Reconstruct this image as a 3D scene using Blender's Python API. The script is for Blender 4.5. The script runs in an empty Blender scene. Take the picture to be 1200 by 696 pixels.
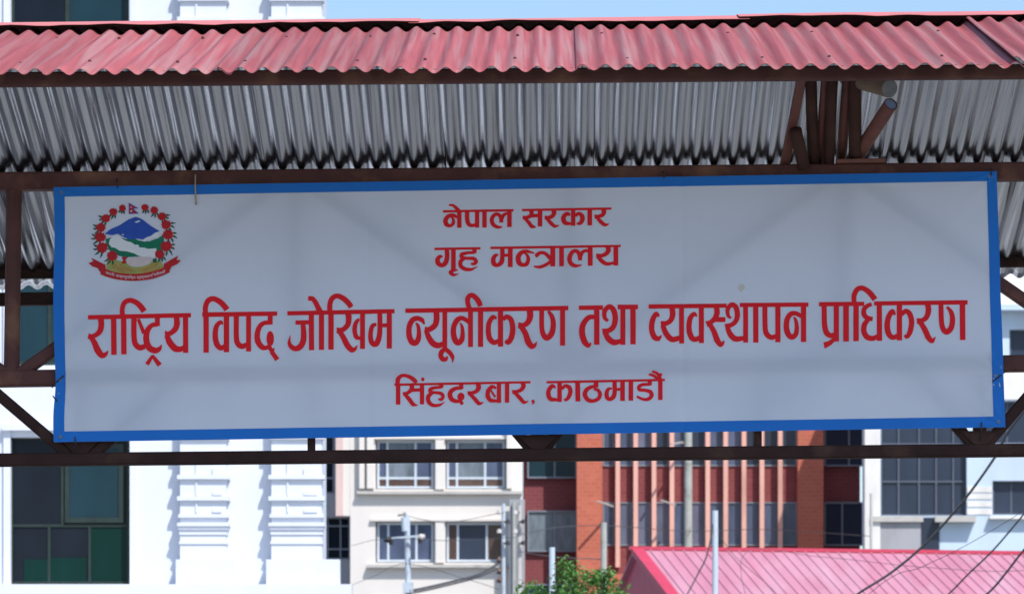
import bpy, bmesh, math, random
import numpy as np
from mathutils import Vector, Matrix
from mathutils.noise import noise as pnoise

random.seed(7)
SC = bpy.context.scene
COL = SC.collection

# ------------------------------------------------------------------ camera, sky, sun, exposure
F = 4500.0            # focal length in pixels of the 1200 px wide photograph
EYE = 1.6             # eye height
HY = 900.0            # horizon row
cam_d = bpy.data.cameras.new('camera'); cam = bpy.data.objects.new('camera', cam_d); COL.objects.link(cam)
cam.location = (0, 0, EYE); cam.rotation_euler = (math.radians(90), 0, 0)
cam_d.sensor_width = 36.0; cam_d.lens = F / 1200 * 36.0
cam_d.shift_y = (HY - 348.0) / 1200.0
cam_d.clip_start = 0.5; cam_d.clip_end = 3000
cam_d.dof.use_dof = True; cam_d.dof.focus_distance = 20.0; cam_d.dof.aperture_fstop = 8.5
SC.camera = cam

SUN_EL, SUN_AZ = math.radians(54), math.radians(33)      # azimuth east of straight behind the camera
sdir = Vector((math.sin(SUN_AZ) * math.cos(SUN_EL), -math.cos(SUN_AZ) * math.cos(SUN_EL), math.sin(SUN_EL)))
world = bpy.data.worlds.new('World'); SC.world = world; world.use_nodes = True
wn = world.node_tree.nodes; wl = world.node_tree.links
sky = wn.new('ShaderNodeTexSky'); sky.sky_type = 'NISHITA'; sky.sun_disc = False
sky.sun_elevation = SUN_EL; sky.sun_rotation = math.pi - SUN_AZ
sky.air_density = 1.0; sky.dust_density = 1.0; sky.ozone_density = 3.2
wl.new(sky.outputs[0], wn['Background'].inputs[0]); wn['Background'].inputs[1].default_value = 0.15
sd = bpy.data.lights.new('sun', 'SUN'); sd.energy = 4.2; sd.angle = math.radians(0.5); sd.color = (1, 0.97, 0.93)
so = bpy.data.objects.new('sun', sd); COL.objects.link(so); so.rotation_euler = sdir.to_track_quat('Z', 'Y').to_euler()
so.location = (10, -20, 40)
SC.view_settings.view_transform = 'Standard'; SC.view_settings.look = 'None'
SC.view_settings.exposure = 0.36; SC.view_settings.gamma = 1.0; SC.view_settings.use_curve_mapping = False


# ------------------------------------------------------------------ helpers
def W(px, py, Y):
    return Vector(((px - 600.0) / F * Y, Y, EYE + (HY - py) / F * Y))

def wx(px, Y): return (px - 600.0) / F * Y
def wz(py, Y): return EYE + (HY - py) / F * Y

def mat(name, col, rough=.6, metal=0.0, var=.12, scale=2.5, bump=0.0, bscale=30, spec=.5, stain=None, stain_scale=.7,
        stain_lo=.55, stain_hi=.75, stretch=(1, 1, 1), rand=0.0, trans=0.0):
    m = bpy.data.materials.new(name); m.use_nodes = True
    n = m.node_tree.nodes; l = m.node_tree.links; b = n['Principled BSDF']
    b.inputs['Roughness'].default_value = rough; b.inputs['Metallic'].default_value = metal
    b.inputs['Specular IOR Level'].default_value = spec
    tc = n.new('ShaderNodeTexCoord'); mp = n.new('ShaderNodeMapping'); mp.inputs['Scale'].default_value = stretch
    l.new(tc.outputs['Object'], mp.inputs[0])
    nt = n.new('ShaderNodeTexNoise'); nt.inputs['Scale'].default_value = scale; nt.inputs['Detail'].default_value = 6
    l.new(mp.outputs[0], nt.inputs['Vector'])
    mx = n.new('ShaderNodeMix'); mx.data_type = 'RGBA'
    lo = [max(0, c * (1 - var * 1.6)) for c in col]; hi = [min(1, c * (1 + var * 1.6)) for c in col]
    mx.inputs[6].default_value = (*lo, 1); mx.inputs[7].default_value = (*hi, 1)
    l.new(nt.outputs['Fac'], mx.inputs[0]); out = mx.outputs[2]
    if stain:
        n2 = n.new('ShaderNodeTexNoise'); n2.inputs['Scale'].default_value = stain_scale; n2.inputs['Detail'].default_value = 8
        l.new(mp.outputs[0], n2.inputs['Vector'])
        mr = n.new('ShaderNodeMapRange'); mr.inputs[1].default_value = stain_lo; mr.inputs[2].default_value = stain_hi
        l.new(n2.outputs['Fac'], mr.inputs[0])
        m2 = n.new('ShaderNodeMix'); m2.data_type = 'RGBA'; l.new(mr.outputs[0], m2.inputs[0])
        l.new(out, m2.inputs[6]); m2.inputs[7].default_value = (*stain, 1); out = m2.outputs[2]
    if rand:
        oi = n.new('ShaderNodeObjectInfo'); hs = n.new('ShaderNodeHueSaturation')
        mr = n.new('ShaderNodeMapRange'); mr.inputs[3].default_value = 1 - rand; mr.inputs[4].default_value = 1 + rand
        l.new(oi.outputs['Random'], mr.inputs[0]); l.new(mr.outputs[0], hs.inputs['Value']); l.new(out, hs.inputs['Color']); out = hs.outputs[0]
    l.new(out, b.inputs['Base Color'])
    if bump:
        n3 = n.new('ShaderNodeTexNoise'); n3.inputs['Scale'].default_value = bscale; n3.inputs['Detail'].default_value = 4
        l.new(mp.outputs[0], n3.inputs['Vector'])
        bp = n.new('ShaderNodeBump'); bp.inputs['Strength'].default_value = bump; bp.inputs['Distance'].default_value = .02
        l.new(n3.outputs['Fac'], bp.inputs['Height']); l.new(bp.outputs[0], b.inputs['Normal'])
    if trans:
        tr = n.new('ShaderNodeBsdfTranslucent'); l.new(out, tr.inputs[0]); ms = n.new('ShaderNodeMixShader')
        ms.inputs[0].default_value = trans; l.new(b.outputs[0], ms.inputs[1]); l.new(tr.outputs[0], ms.inputs[2])
        l.new(ms.outputs[0], n['Material Output'].inputs[0])
    return m

def brick_mat(name, c1, c2, mortar, sx=1.0):
    m = mat(name, c1, rough=.9, var=.28, scale=.9, bump=.2, spec=.2)
    n = m.node_tree.nodes; l = m.node_tree.links; b = n['Principled BSDF']
    base = b.inputs['Base Color'].links[0].from_socket
    tc = n.new('ShaderNodeTexCoord'); sp = n.new('ShaderNodeSeparateXYZ'); cb = n.new('ShaderNodeCombineXYZ')
    ad = n.new('ShaderNodeMath'); ad.operation = 'ADD'
    l.new(tc.outputs['Object'], sp.inputs[0]); l.new(sp.outputs['X'], ad.inputs[0]); l.new(sp.outputs['Y'], ad.inputs[1])
    l.new(ad.outputs[0], cb.inputs['X']); l.new(sp.outputs['Z'], cb.inputs['Y'])
    bt = n.new('ShaderNodeTexBrick'); bt.inputs['Scale'].default_value = 1.0
    bt.inputs['Brick Width'].default_value = .24 * sx; bt.inputs['Row Height'].default_value = .12 * sx; bt.inputs['Mortar Size'].default_value = .012
    bt.inputs['Color2'].default_value = (*c2, 1); bt.inputs['Mortar'].default_value = (*mortar, 1)
    l.new(cb.outputs[0], bt.inputs['Vector']); l.new(base, bt.inputs['Color1']); l.new(bt.outputs[0], b.inputs['Base Color'])
    return m

class MB:
    def __init__(s): s.v = []; s.f = []; s.mi = []
    def add(s, vs, fs, mi=0):
        o = len(s.v); s.v += [Vector(p) for p in vs]; s.f += [tuple(i + o for i in f) for f in fs]; s.mi += [mi] * len(fs)
    def box(s, a, b, mi=0):
        x0, y0, z0 = a; x1, y1, z1 = b
        s.add([(x0, y0, z0), (x1, y0, z0), (x1, y1, z0), (x0, y1, z0), (x0, y0, z1), (x1, y0, z1), (x1, y1, z1), (x0, y1, z1)],
              [(0, 3, 2, 1), (4, 5, 6, 7), (0, 1, 5, 4), (1, 2, 6, 5), (2, 3, 7, 6), (3, 0, 4, 7)], mi)
    def pbox(s, x0, y0, x1, y1, Y, d, mi=0):          # box whose front face spans a rectangle at distance Y, d deep
        s.box((wx(x0, Y), Y, wz(y1, Y)), (wx(x1, Y), Y + d, wz(y0, Y)), mi)
    def bar(s, p, q, w, h, up=Vector((0, 0, 1)), mi=0, bev=0.0):
        p = Vector(p); q = Vector(q); d = (q - p).normalized()
        sd_ = d.cross(up)
        if sd_.length < 1e-4: sd_ = d.cross(Vector((0, 1, 0)))
        sd_.normalize(); u = sd_.cross(d).normalized()
        if bev:
            cs = [(-w/2+bev, -h/2), (w/2-bev, -h/2), (w/2, -h/2+bev), (w/2, h/2-bev), (w/2-bev, h/2), (-w/2+bev, h/2), (-w/2, h/2-bev), (-w/2, -h/2+bev)]
        else:
            cs = [(-w/2, -h/2), (w/2, -h/2), (w/2, h/2), (-w/2, h/2)]
        k = len(cs)
        vs = [e + sd_ * a + u * b for e in (p, q) for a, b in cs]
        fs = [tuple(range(k))[::-1], tuple(range(k, 2 * k))] + [(i, (i + 1) % k, k + (i + 1) % k, k + i) for i in range(k)]
        s.add(vs, fs, mi)
    def tube(s, pts, r, n=10, cap=True, mi=0):
        pts = [Vector(p) for p in pts]; rs = r if isinstance(r, (list, tuple)) else [r] * len(pts)
        rings = []; prev = None
        for i, p in enumerate(pts):
            d = (pts[min(i + 1, len(pts) - 1)] - pts[max(i - 1, 0)]).normalized()
            if prev is None:
                a = d.orthogonal().normalized()
            else:
                a = (prev - d * prev.dot(d)).normalized()
            prev = a; b = d.cross(a)
            rings.append([p + (a * math.cos(t) + b * math.sin(t)) * rs[i] for t in [2 * math.pi * j / n for j in range(n)]])
        vs = [v for r_ in rings for v in r_]; fs = []
        for i in range(len(pts) - 1):
            for j in range(n):
                fs.append((i * n + j, i * n + (j + 1) % n, (i + 1) * n + (j + 1) % n, (i + 1) * n + j))
        if cap:
            fs.append(tuple(range(n))[::-1]); fs.append(tuple((len(pts) - 1) * n + j for j in range(n)))
        s.add(vs, fs, mi)
    def pipe(s, p, q, r, t, n=20, mi=0):               # open hollow pipe
        p = Vector(p); q = Vector(q); d = (q - p).normalized(); a = d.orthogonal().normalized(); b = d.cross(a)
        L = [(p, r), (q, r), (q, r - t), (p, r - t)]
        vs = [c + (a * math.cos(2 * math.pi * j / n) + b * math.sin(2 * math.pi * j / n)) * rr for c, rr in L for j in range(n)]
        fs = []
        for i in range(4):
            k = (i + 1) % 4
            for j in range(n):
                fs.append((i * n + j, i * n + (j + 1) % n, k * n + (j + 1) % n, k * n + j))
        s.add(vs, fs, mi)
    def build(s, name, m, parent=None, smooth=False, label=None):
        off = Vector((0, 0, 0)); p = parent
        while p is not None:
            off += p.location; p = p.parent
        me = bpy.data.meshes.new(name); me.from_pydata([v - off for v in s.v], [], s.f)
        for mm in (m if isinstance(m, (list, tuple)) else [m]): me.materials.append(mm)
        if any(s.mi): me.polygons.foreach_set('material_index', s.mi)
        if smooth: me.polygons.foreach_set('use_smooth', [True] * len(me.polygons))
        me.update()
        bm = bmesh.new(); bm.from_mesh(me); bmesh.ops.recalc_face_normals(bm, faces=bm.faces); bm.to_mesh(me); bm.free()
        o = bpy.data.objects.new(name, me); COL.objects.link(o)
        if parent is not None: o.parent = parent
        if label: o['label'] = label
        return o

def tag(o, label, cat, group=None):
    o['label'] = label; o['category'] = cat
    if group: o['group'] = group
    return o
def thing(name, loc, label, cat, group=None):
    o = bpy.data.objects.new(name, None); COL.objects.link(o); o.location = loc; o.empty_display_size = .3
    return tag(o, label, cat, group)
def struct(o):
    o['kind'] = 'structure'; return o

# ------------------------------------------------------------------ materials
M = {}
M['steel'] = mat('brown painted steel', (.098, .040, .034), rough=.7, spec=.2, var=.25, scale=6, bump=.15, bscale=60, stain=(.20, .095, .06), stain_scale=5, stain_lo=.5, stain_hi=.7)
M['steel_shaded'] = mat('shaded brown steel', (.040, .020, .017), rough=.75, spec=.15, var=.3, scale=6, bump=.15, bscale=60, stain=(.09, .05, .035), stain_scale=4)  # darker copy of the frame steel, shade put into the colour
M['roof_red'] = mat('red painted sheet', (.30, .078, .088), rough=.65, spec=.25, var=.26, scale=6, stain=(.31, .165, .17), stain_scale=3.5, stain_lo=.45, stain_hi=.72,
                    stretch=(8, .13, .3), rand=.16, bump=.12, bscale=25)
M['cap_red'] = mat('red ridge flashing', (.55, .17, .16), rough=.5, var=.1, scale=3)
M['galv'] = mat('galvanised sheet', (.49, .51, .545), rough=.19, metal=1.0, var=.16, scale=5, stretch=(16, .25, .25), bump=.10, bscale=4, stain=(.20, .195, .185), stain_scale=3,
                stain_lo=.55, stain_hi=.8)
M['vinyl'] = mat('white banner vinyl', (.79, .825, .91), rough=.5, var=.03, scale=2, spec=.25, trans=.32, stain=(.69, .75, .85), stain_scale=1.2, stain_lo=.5, stain_hi=.85, bump=.04, bscale=6)
M['blue'] = mat('blue printed edge', (.012, .165, .56), rough=.5, var=.08, scale=4, spec=.2)
M['letter'] = mat('red printed lettering', (.76, .012, .020), rough=.55, var=.06, scale=6, spec=.15)
M['e_red'] = mat('emblem red', (.48, .015, .02), rough=.45, var=.15, scale=40, spec=.15)
M['e_blue'] = mat('emblem blue', (.03, .09, .42), rough=.45, var=.15, scale=30, spec=.15)
M['e_green'] = mat('emblem green', (.01, .17, .09), rough=.45, var=.2, scale=30, spec=.15)
M['e_leaf'] = mat('emblem leaf green', (.02, .10, .06), rough=.45, var=.2, scale=30, spec=.15)
M['e_white'] = mat('emblem white', (.74, .74, .74), rough=.45, var=.03, spec=.15)
M['e_pink'] = mat('emblem pale pink', (.62, .52, .50), rough=.45, var=.08, scale=30, spec=.15)
M['e_field'] = mat('emblem field', (.36, .36, .10), rough=.45, var=.2, scale=30, spec=.15)
M['e_straw'] = mat('emblem straw', (.45, .20, .06), rough=.45, var=.2, scale=30, spec=.15)
M['cord'] = mat('pale cord', (.42, .36, .26), rough=.8)
M['black'] = mat('black rubber', (.02, .02, .02), rough=.6)
M['cable'] = mat('cable sheath', (.055, .055, .06), rough=.5)
M['white'] = mat('white painted plaster', (.61, .64, .705), rough=.8, var=.05, stain=(.50, .535, .61), stain_scale=.8, stain_lo=.6, stain_hi=.9, bump=.05, stretch=(1, 1, .3))
M['cream'] = mat('cream painted plaster', (.67, .63, .585), rough=.8, var=.04, scale=.6, stain=(.62, .59, .56), stain_scale=.45, stain_lo=.52, stain_hi=.9, stretch=(1.5, 1, .35), bump=.06)
M['pink'] = mat('pale pink plaster', (.62, .46, .42), rough=.8, var=.06, stain=(.5, .38, .35), stretch=(1, 1, .3))
M['grey'] = mat('grey render', (.33, .33, .35), rough=.85, var=.1, scale=.8, stain=(.24, .24, .25), stretch=(1, 1, .4))
M['ledge'] = mat('weathered ledge', (.46, .44, .41), rough=.85, var=.15, scale=1.2, stain=(.25, .23, .22), stain_scale=1.2)
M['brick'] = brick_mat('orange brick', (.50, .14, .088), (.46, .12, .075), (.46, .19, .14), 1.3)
M['shaded'] = brick_mat('maroon brick', (.22, .060, .062), (.20, .054, .057), (.23, .08, .08), 1.3)  # darker copy of the brick, shade of the recess put into the colour
M['fin'] = mat('salmon fin', (.74, .40, .325), rough=.8, var=.08, stretch=(1, 1, .3), stain=(.5, .26, .2))
M['paleblue'] = mat('pale blue plaster', (.50, .61, .72), rough=.8, var=.05, scale=.5, stain=(.42, .48, .55), stain_scale=.5, stain_lo=.5, stain_hi=.8, stretch=(1, 1, .4))
M['offwhite'] = mat('off white plaster', (.70, .68, .65), rough=.8, var=.06, stain=(.5, .48, .46), stain_scale=.6, stretch=(1, 1, .35))
M['frame_dark'] = mat('dark green window frame', (.020, .034, .030), rough=.5, spec=.25, var=.25, scale=5)
M['frame_pale'] = mat('pale blue window frame', (.50, .56, .62), rough=.5, var=.08)
M['frame_slate'] = mat('slate window frame', (.10, .115, .15), rough=.6, spec=.2, var=.1)
M['frame_grey'] = mat('grey window frame', (.22, .24, .28), rough=.5, var=.1)
def glass(name, col, rough=.08, var=.3, scale=.8, spec=.2): return mat(name, col, rough=rough, var=var, scale=scale, spec=spec, stretch=(1.5, 1, .5))
M['g_dark'] = glass('dark glass', (.010, .014, .022), spec=.1)
M['g_teal'] = glass('teal glass', (.012, .035, .048), spec=.12)
M['g_green'] = glass('green tinted glass', (.003, .025, .021), spec=.1)
M['g_bluegrey'] = glass('blue grey glass', (.08, .10, .16), scale=1.2, var=.45)
M['g_haze'] = glass('dusty glass', (.12, .13, .19), scale=1.5, var=.4)
M['g_curtain'] = glass('curtained glass', (.15, .18, .21), scale=2.2, var=.5)
M['g_brown'] = glass('brown reflecting glass', (.10, .065, .055), scale=1.0, var=.4)
M['g_navy'] = glass('navy curtain glass', (.030, .040, .066), scale=.5, var=.3)
M['tin_pink'] = mat('faded pink tin', (.44, .18, .25), rough=.6, spec=.25, var=.14, scale=1.0, stain=(.48, .26, .33), stain_scale=1.2, stain_lo=.45, stain_hi=.75, stretch=(1.3, .3, .5))
M['tin_red'] = mat('red tin flashing', (.47, .04, .085), rough=.55, var=.1)
M['tin_gable'] = mat('crimson gable', (.50, .06, .12), rough=.6, var=.15, stain=(.5, .16, .2), stain_scale=1.5, stretch=(2, 2, .3))
M['pole_pale'] = mat('pale painted pole', (.46, .53, .60), rough=.5, var=.1, scale=4, stain=(.34, .36, .38), stain_scale=4)
M['concrete'] = mat('concrete pole', (.36, .37, .34), rough=.85, var=.15, scale=4, stain=(.22, .22, .2), stain_scale=3)
M['porcelain'] = mat('brown insulator', (.10, .06, .05), rough=.3)
M['bark'] = mat('bark', (.11, .08, .055), rough=.9, var=.3, scale=8)
M['leaf'] = mat('leaf green', (.085, .215, .04), rough=.5, var=.45, scale=4, trans=.25)
M['asphalt'] = mat('asphalt', (.13, .13, .135), rough=.9, var=.2, scale=2, bump=.2)
M['earth'] = mat('bare ground', (.19, .185, .18), rough=.95, var=.25, scale=.5, bump=.3, bscale=5)
M['paving'] = mat('paving', (.20, .195, .185), rough=.9, var=.15, scale=2, bump=.2)
M['reflected_patch'] = mat('concrete forecourt', (.56, .57, .58), rough=.9, var=.2, scale=.9, stain=(.25, .25, .25), stain_scale=.4, stain_lo=.5, stain_hi=.7, bump=.2)  # pale tone of unseen ground, added for the roof underside to mirror
M['reflected_dark'] = mat('worn tarmac', (.075, .075, .08), rough=.95, var=.3, scale=3, bump=.3)  # dark tone of unseen ground, added for the roof underside to mirror
M['kerb'] = mat('kerb', (.38, .37, .35), rough=.9, var=.15)
M['paint'] = mat('road paint', (.75, .74, .70), rough=.7, var=.1)
M['stain_brown'] = mat('pale brown stain', (.60, .55, .48), rough=.6, var=.1)
M['pipe_red'] = mat('rusty red pipe', (.20, .075, .055), rough=.65, var=.3, scale=9, stain=(.12, .05, .04), stain_scale=9)
M['pipe_dark'] = mat('dark brown pipe', (.070, .034, .025), rough=.7, spec=.2, var=.35, scale=9)
M['pipe_tan'] = mat('tan pipe', (.22, .15, .09), rough=.65, var=.25, scale=9)
M['pipe_in'] = mat('pale blue plug', (.30, .42, .62), rough=.5, var=.2, scale=12)
M['pipe_grey'] = mat('grey pipe end', (.20, .21, .20), rough=.6, var=.3, scale=20)
M['lamp_grey'] = mat('lamp casing', (.48, .46, .44), rough=.5)

# ------------------------------------------------------------------ ground
g = MB(); g.box((-900, -300, -.4), (900, 1500, 0)); struct(g.build('ground', M['earth']))
g = MB(); g.box((-4.2, -60, .0), (4.2, 21.5, .004)); struct(g.build('road', M['asphalt']))
for sx in (-1, 1):
    g = MB(); a, b = sorted((sx * 4.2, sx * 4.4)); g.box((a, -60, 0), (b, 21.5, .13)); struct(g.build('kerb', M['kerb']))
    a, b = sorted((sx * 4.4, sx * 7.5)); g = MB(); g.box((a, -60, 0), (b, 21.5, .12)); struct(g.build('pavement', M['paving']))
g = MB()
for k in range(-10, 3): g.box((-.06, k * 6, .004), (.06, k * 6 + 3, .008))
struct(g.build('lane_marking', M['paint']))
g = MB(); g.box((-14, 21.5, 0), (-.5, 31, .012)); struct(g.build('dark_reflected_near', M['reflected_dark']))  # unseen patches from here on, added to shape reflections in the roof underside
g = MB(); g.box((-.5, 21.5, 0), (14, 31, .016)); struct(g.build('reflected_patch', M['paving']))
g = MB(); g.box((-14, 31, 0), (1.5, 57, .012)); struct(g.build('reflected_patch', M['reflected_patch']))
g = MB(); g.box((1.5, 31, 0), (14, 57, .016)); struct(g.build('dark_reflected_far', M['reflected_dark']))

# ------------------------------------------------------------------ the gate
gate = thing('entrance_gate', (0, 20.1, 0), 'brown steel gate frame under a red corrugated roof, holding up the long banner', 'gate')
PITCH = .1105

def lerp2(A, B, t): return A + (B - A) * t
def roof_patch(mb, hiL, hiR, loL, loR, x0, x1, lift, amp, nseg, ph=0.0, seed=0, tilt=0.0, rough=0.0):
    # corrugated patch between an upper line (hiL-hiR) and a lower line (loL-loR); corrugations run down the slope
    nu = max(8, int((x1 - x0) / PITCH * 14)); vs = []; fs = []
    for j in range(nseg + 1):
        v = j / nseg
        for i in range(nu + 1):
            u = x0 + (x1 - x0) * i / nu
            A = lerp2(hiL, hiR, (u - hiL.x) / (hiR.x - hiL.x)); B = lerp2(loL, loR, (u - loL.x) / (loR.x - loL.x))
            P = lerp2(A, B, v)
            nrm = Vector((0, -(A.z - B.z) * (1 if A.y < B.y else -1), abs(A.y - B.y))); nrm = nrm.normalized()
            if nrm.y > 0 and A.y > B.y: nrm.y = -nrm.y
            h = amp * math.sin(2 * math.pi * (u + ph) / PITCH) + lift + tilt * (1 - (u - x0) / (x1 - x0))
            h += rough * pnoise(Vector((u * 2.3 + seed * 9.1, v * 2.0, seed)))
            vs.append(P + nrm * h + Vector((.0122 * (P.y - 20), 0, 0)))
    for j in range(nseg):
        for i in range(nu):
            a = j * (nu + 1) + i; fs.append((a, a + 1, a + nu + 2, a + nu + 1))
    mb.add(vs, fs)

RL, RR = W(0, 37, 20.95), W(1200, 24.5, 20.95)
EL, ER = W(0, 85.5, 18.6), W(1200, 76.5, 18.6)
edges = [wx(p, 18.6) for p in (-420, -150, 62, 267, 467, 687, 945, 1200, 1460)]
rr = random.Random(3)
for k in range(len(edges) - 1):
    x0, x1 = edges[k] - .035, edges[k + 1] + .035
    mb = MB(); dj = rr.uniform(-.014, .014)
    dn = Vector((0, -dj, -.28 * dj))
    roof_patch(mb, RL, RR, EL + dn, ER + dn, x0, x1, .004 * (k % 2), .0150, 12, seed=k, tilt=(.022 if k == 7 else .003), rough=.006)
    o = mb.build('roof_sheet', [M['roof_red'], M['galv']], gate, smooth=True)
    md = o.modifiers.new('thick', 'SOLIDIFY'); md.thickness = .0025; md.offset = -1; md.material_offset = 1; md.material_offset_rim = 0
    for v in (.30, .86):
        for q in range(2):
            u = x0 + (x1 - x0) * (.22 + .52 * q + rr.uniform(-.08, .08))
            u = (math.floor(u / PITCH) + .25) * PITCH
            A = lerp2(RL, RR, (u - RL.x) / (RR.x - RL.x)); B = lerp2(EL, ER, (u - EL.x) / (ER.x - EL.x)); P = lerp2(A, B, v + rr.uniform(-.03, .03))
            P = P + Vector((.0122 * (P.y - 20), 0, .022)); nb = MB()
            nb.tube([P - Vector((0, 0, .012)), P, P + Vector((0, -.001, .004))], [.008, .008, .004], 8)
            nb.build('roof_nail', M['pipe_dark'], o)
# rear slope: seen from below, bare galvanised metal underneath
BL, BR = W(0, 336, 24.2), W(1200, 322, 24.2)
RL2, RR2 = RL + Vector((0, .1, -.01)), RR + Vector((0, .1, -.01))
bedges = [wx(p, 22.0) for p in (-340, -80, 105, 305, 505, 700, 895, 1045, 1250, 1500)]
for k in range(len(bedges) - 1):
    x0, x1 = bedges[k] - .04, bedges[k + 1] + .04
    for course, (v0, v1, dz) in enumerate(((0, 1, 0),)):
        hl, hr, ll, lr = (lerp2(RL2, BL, v0), lerp2(RR2, BR, v0), lerp2(RL2, BL, v1), lerp2(RR2, BR, v1))
        dz2 = Vector((0, 0, dz)); mb = MB()
        roof_patch(mb, hl + dz2, hr + dz2, ll + dz2 * .2, lr + dz2 * .2, x0, x1, -.004 * (k % 2), .0145, 40, ph=.03 + .004 * course, seed=k + 30 + 20 * course, rough=.012)
        o = mb.build('roof_sheet', [M['roof_red'], M['galv']], gate, smooth=True, label='galvanised underside of the rear roof slope')
        md = o.modifiers.new('thick', 'SOLIDIFY'); md.thickness = .0025; md.offset = -1; md.material_offset = 1; md.material_offset_rim = 1
# ridge cap, underside coloured dark as shade in the gap
for kc, (ta, tb, dzc) in enumerate(((-.33, .41, 0.0), (.40, .73, -.006), (.72, 1.33, .007))):
    mb = MB(); n = 60; vs = []; fs = []
    for i in range(n + 1):
        t = ta + (tb - ta) * i / n; A = lerp2(RL, RR, t)
        j = .012 * pnoise(Vector((t * 7, 3, 1 + kc))) + .008 * pnoise(Vector((t * 31, 7, 1)))
        j2 = .008 * pnoise(Vector((t * 5, 13, 1 + kc)))
        vs += [A + Vector((0, -.20, -.006 + j + dzc)), A + Vector((0, .05, .058 + j2 + dzc)), A + Vector((0, .30, .0 + j))]
    for i in range(n):
        a = i * 3; fs += [(a, a + 3, a + 4, a + 1), (a + 1, a + 4, a + 5, a + 2)]
    mb.add(vs, fs); o = mb.build('ridge_cap', [M['cap_red'], M['pipe_dark']], gate)
    md = o.modifiers.new('thick', 'SOLIDIFY'); md.thickness = .002; md.offset = -1; md.material_offset = 1
A, B = RL + Vector((0, .06, -.075)), RR + Vector((0, .06, -.075))
mb = MB(); mb.bar(lerp2(A, B, -.3), lerp2(A, B, 1.3), .05, .10); mb.build('ridge_shade_bar', M['steel_shaded'], gate)  # added dark bar that deepens the shade inside the ridge gap

def ext(yl, yr, Y, t0=-.33, t1=1.33):
    A, B = W(0, yl, Y), W(1200, yr, Y)
    return lerp2(A, B, t0), lerp2(A, B, t1)
def gbeam(name, p, q, w, h, m='steel', label=None, bev=.008):
    b = MB(); b.bar(p, q, w, h, bev=bev); return b.build(name, M[m], gate, label=label)
p, q = ext(94, 84.5, 18.78); gbeam('eave_beam', p, q, .06, .068)
TP = ext(213.5, 201.5, 20.08); gbeam('upper_chord', *TP, .10, .092)
MP = ext(444, 426, 20.08); gbeam('middle_chord', *MP, .10, .083)
LP = ext(539.0, 527.5, 20.08); gbeam('lower_chord', *LP, .09, .066, 'steel_shaded')
def onl(L, px):
    A, B = L; x = wx(px, 20.08); return lerp2(A, B, (x - A.x) / (B.x - A.x))
for px in (15, 345, 665, 985, 1305):
    a, b = onl(TP, px + 1.5), onl(MP, px - 1.5)
    t = MB(); t.tube([a - Vector((0, 0, .04)), b + Vector((0, 0, .0))], .042, 14); t.build('truss_post', M['steel'], gate, smooth=False)
def diag(L1, p1, L2, p2, w=.062, d=.07, m='steel'):
    a, b = onl(L1, p1), onl(L2, p2); gbeam('truss_brace', a, b, d, w, m)
diag(TP, 345, MP, 15); diag(TP, 345, MP, 665); diag(TP, 985, MP, 665); diag(TP, 985, MP, 1305); diag(MP, 15, TP, -300); diag(MP, 1305, TP, 1500)
for px in (95, 365, 630, 888, 1148):
    w = .075 if px in (95, 630, 1148) else .05
    a, b = onl(MP, px), onl(LP, px); gbeam('lower_post', a, b, w - .01, w, 'steel_shaded')
    if px in (95, 630, 1148):
        c0 = onl(LP, px); gp = MB()
        c0 = Vector((c0.x, 20.045, c0.z)); pts = [c0 + Vector((dx, 0, dz)) for dx, dz in ((-.035, .03), (.035, .03), (.105, .10), (-.105, .10))]
        gp.add([p_ - Vector((0, .008, 0)) for p_ in pts] + [p_ + Vector((0, .004, 0)) for p_ in pts], [(0, 1, 2, 3), (7, 6, 5, 4), (0, 1, 5, 4), (1, 2, 6, 5), (2, 3, 7, 6), (3, 0, 4, 7)])
        gp.build('gusset_plate', M['steel_shaded'], gate)
        for s in (-1, 1):
            sp_, w_ = {95: (118, .066), 630: (84, .048), 1148: (90, .058)}[px]; diag(MP, px + s * sp_, LP, px + s * (8 if px == 95 else 2), .058, w_, 'steel_shaded')
# rear purlins and rear beam
p, q = ext(208, 195.5, 22.62); gbeam('purlin', p, q, .05, .045, 'steel_shaded')
p, q = ext(321, 307, 23.98); gbeam('purlin', p, q, .06, .064, 'steel_shaded')
A, B = W(0, 351, 23.9), W(1200, 338, 23.9); gbeam('rear_beam', lerp2(A, B, -.33), lerp2(A, B, .25), .07, .08, 'steel_shaded')
# posts, rafters and rear posts outside the picture
for px in (-165, 1365):
    a = W(px, 215, 20.08)
    gbeam('gate_post', (a.x, 20.21, 0), (a.x, 20.21, a.z + .1), .16, .16)
    c = W(px, 350, 20.08); gbeam('gate_post', (c.x, 23.8, 0), (c.x, 23.8, wz(325, 23.9)), .12, .12)
    t = (a.x - wx(0, 20)) / (wx(1200, 20) - wx(0, 20))
    r = lerp2(RL, RR, t); e = lerp2(EL, ER, t); bk = lerp2(BL, BR, t)
    gbeam('rafter', (a.x, e.y + .05, e.z - .05), (a.x, r.y, r.z - .06), .05, .06)
    gbeam('rafter', (a.x, r.y, r.z - .06), (a.x, bk.y - .05, bk.z - .06), .05, .06)
    gbeam('king_post', (a.x, 20.2, a.z), (a.x, 20.2, wz(60, 20.2)), .06, .06)

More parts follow.
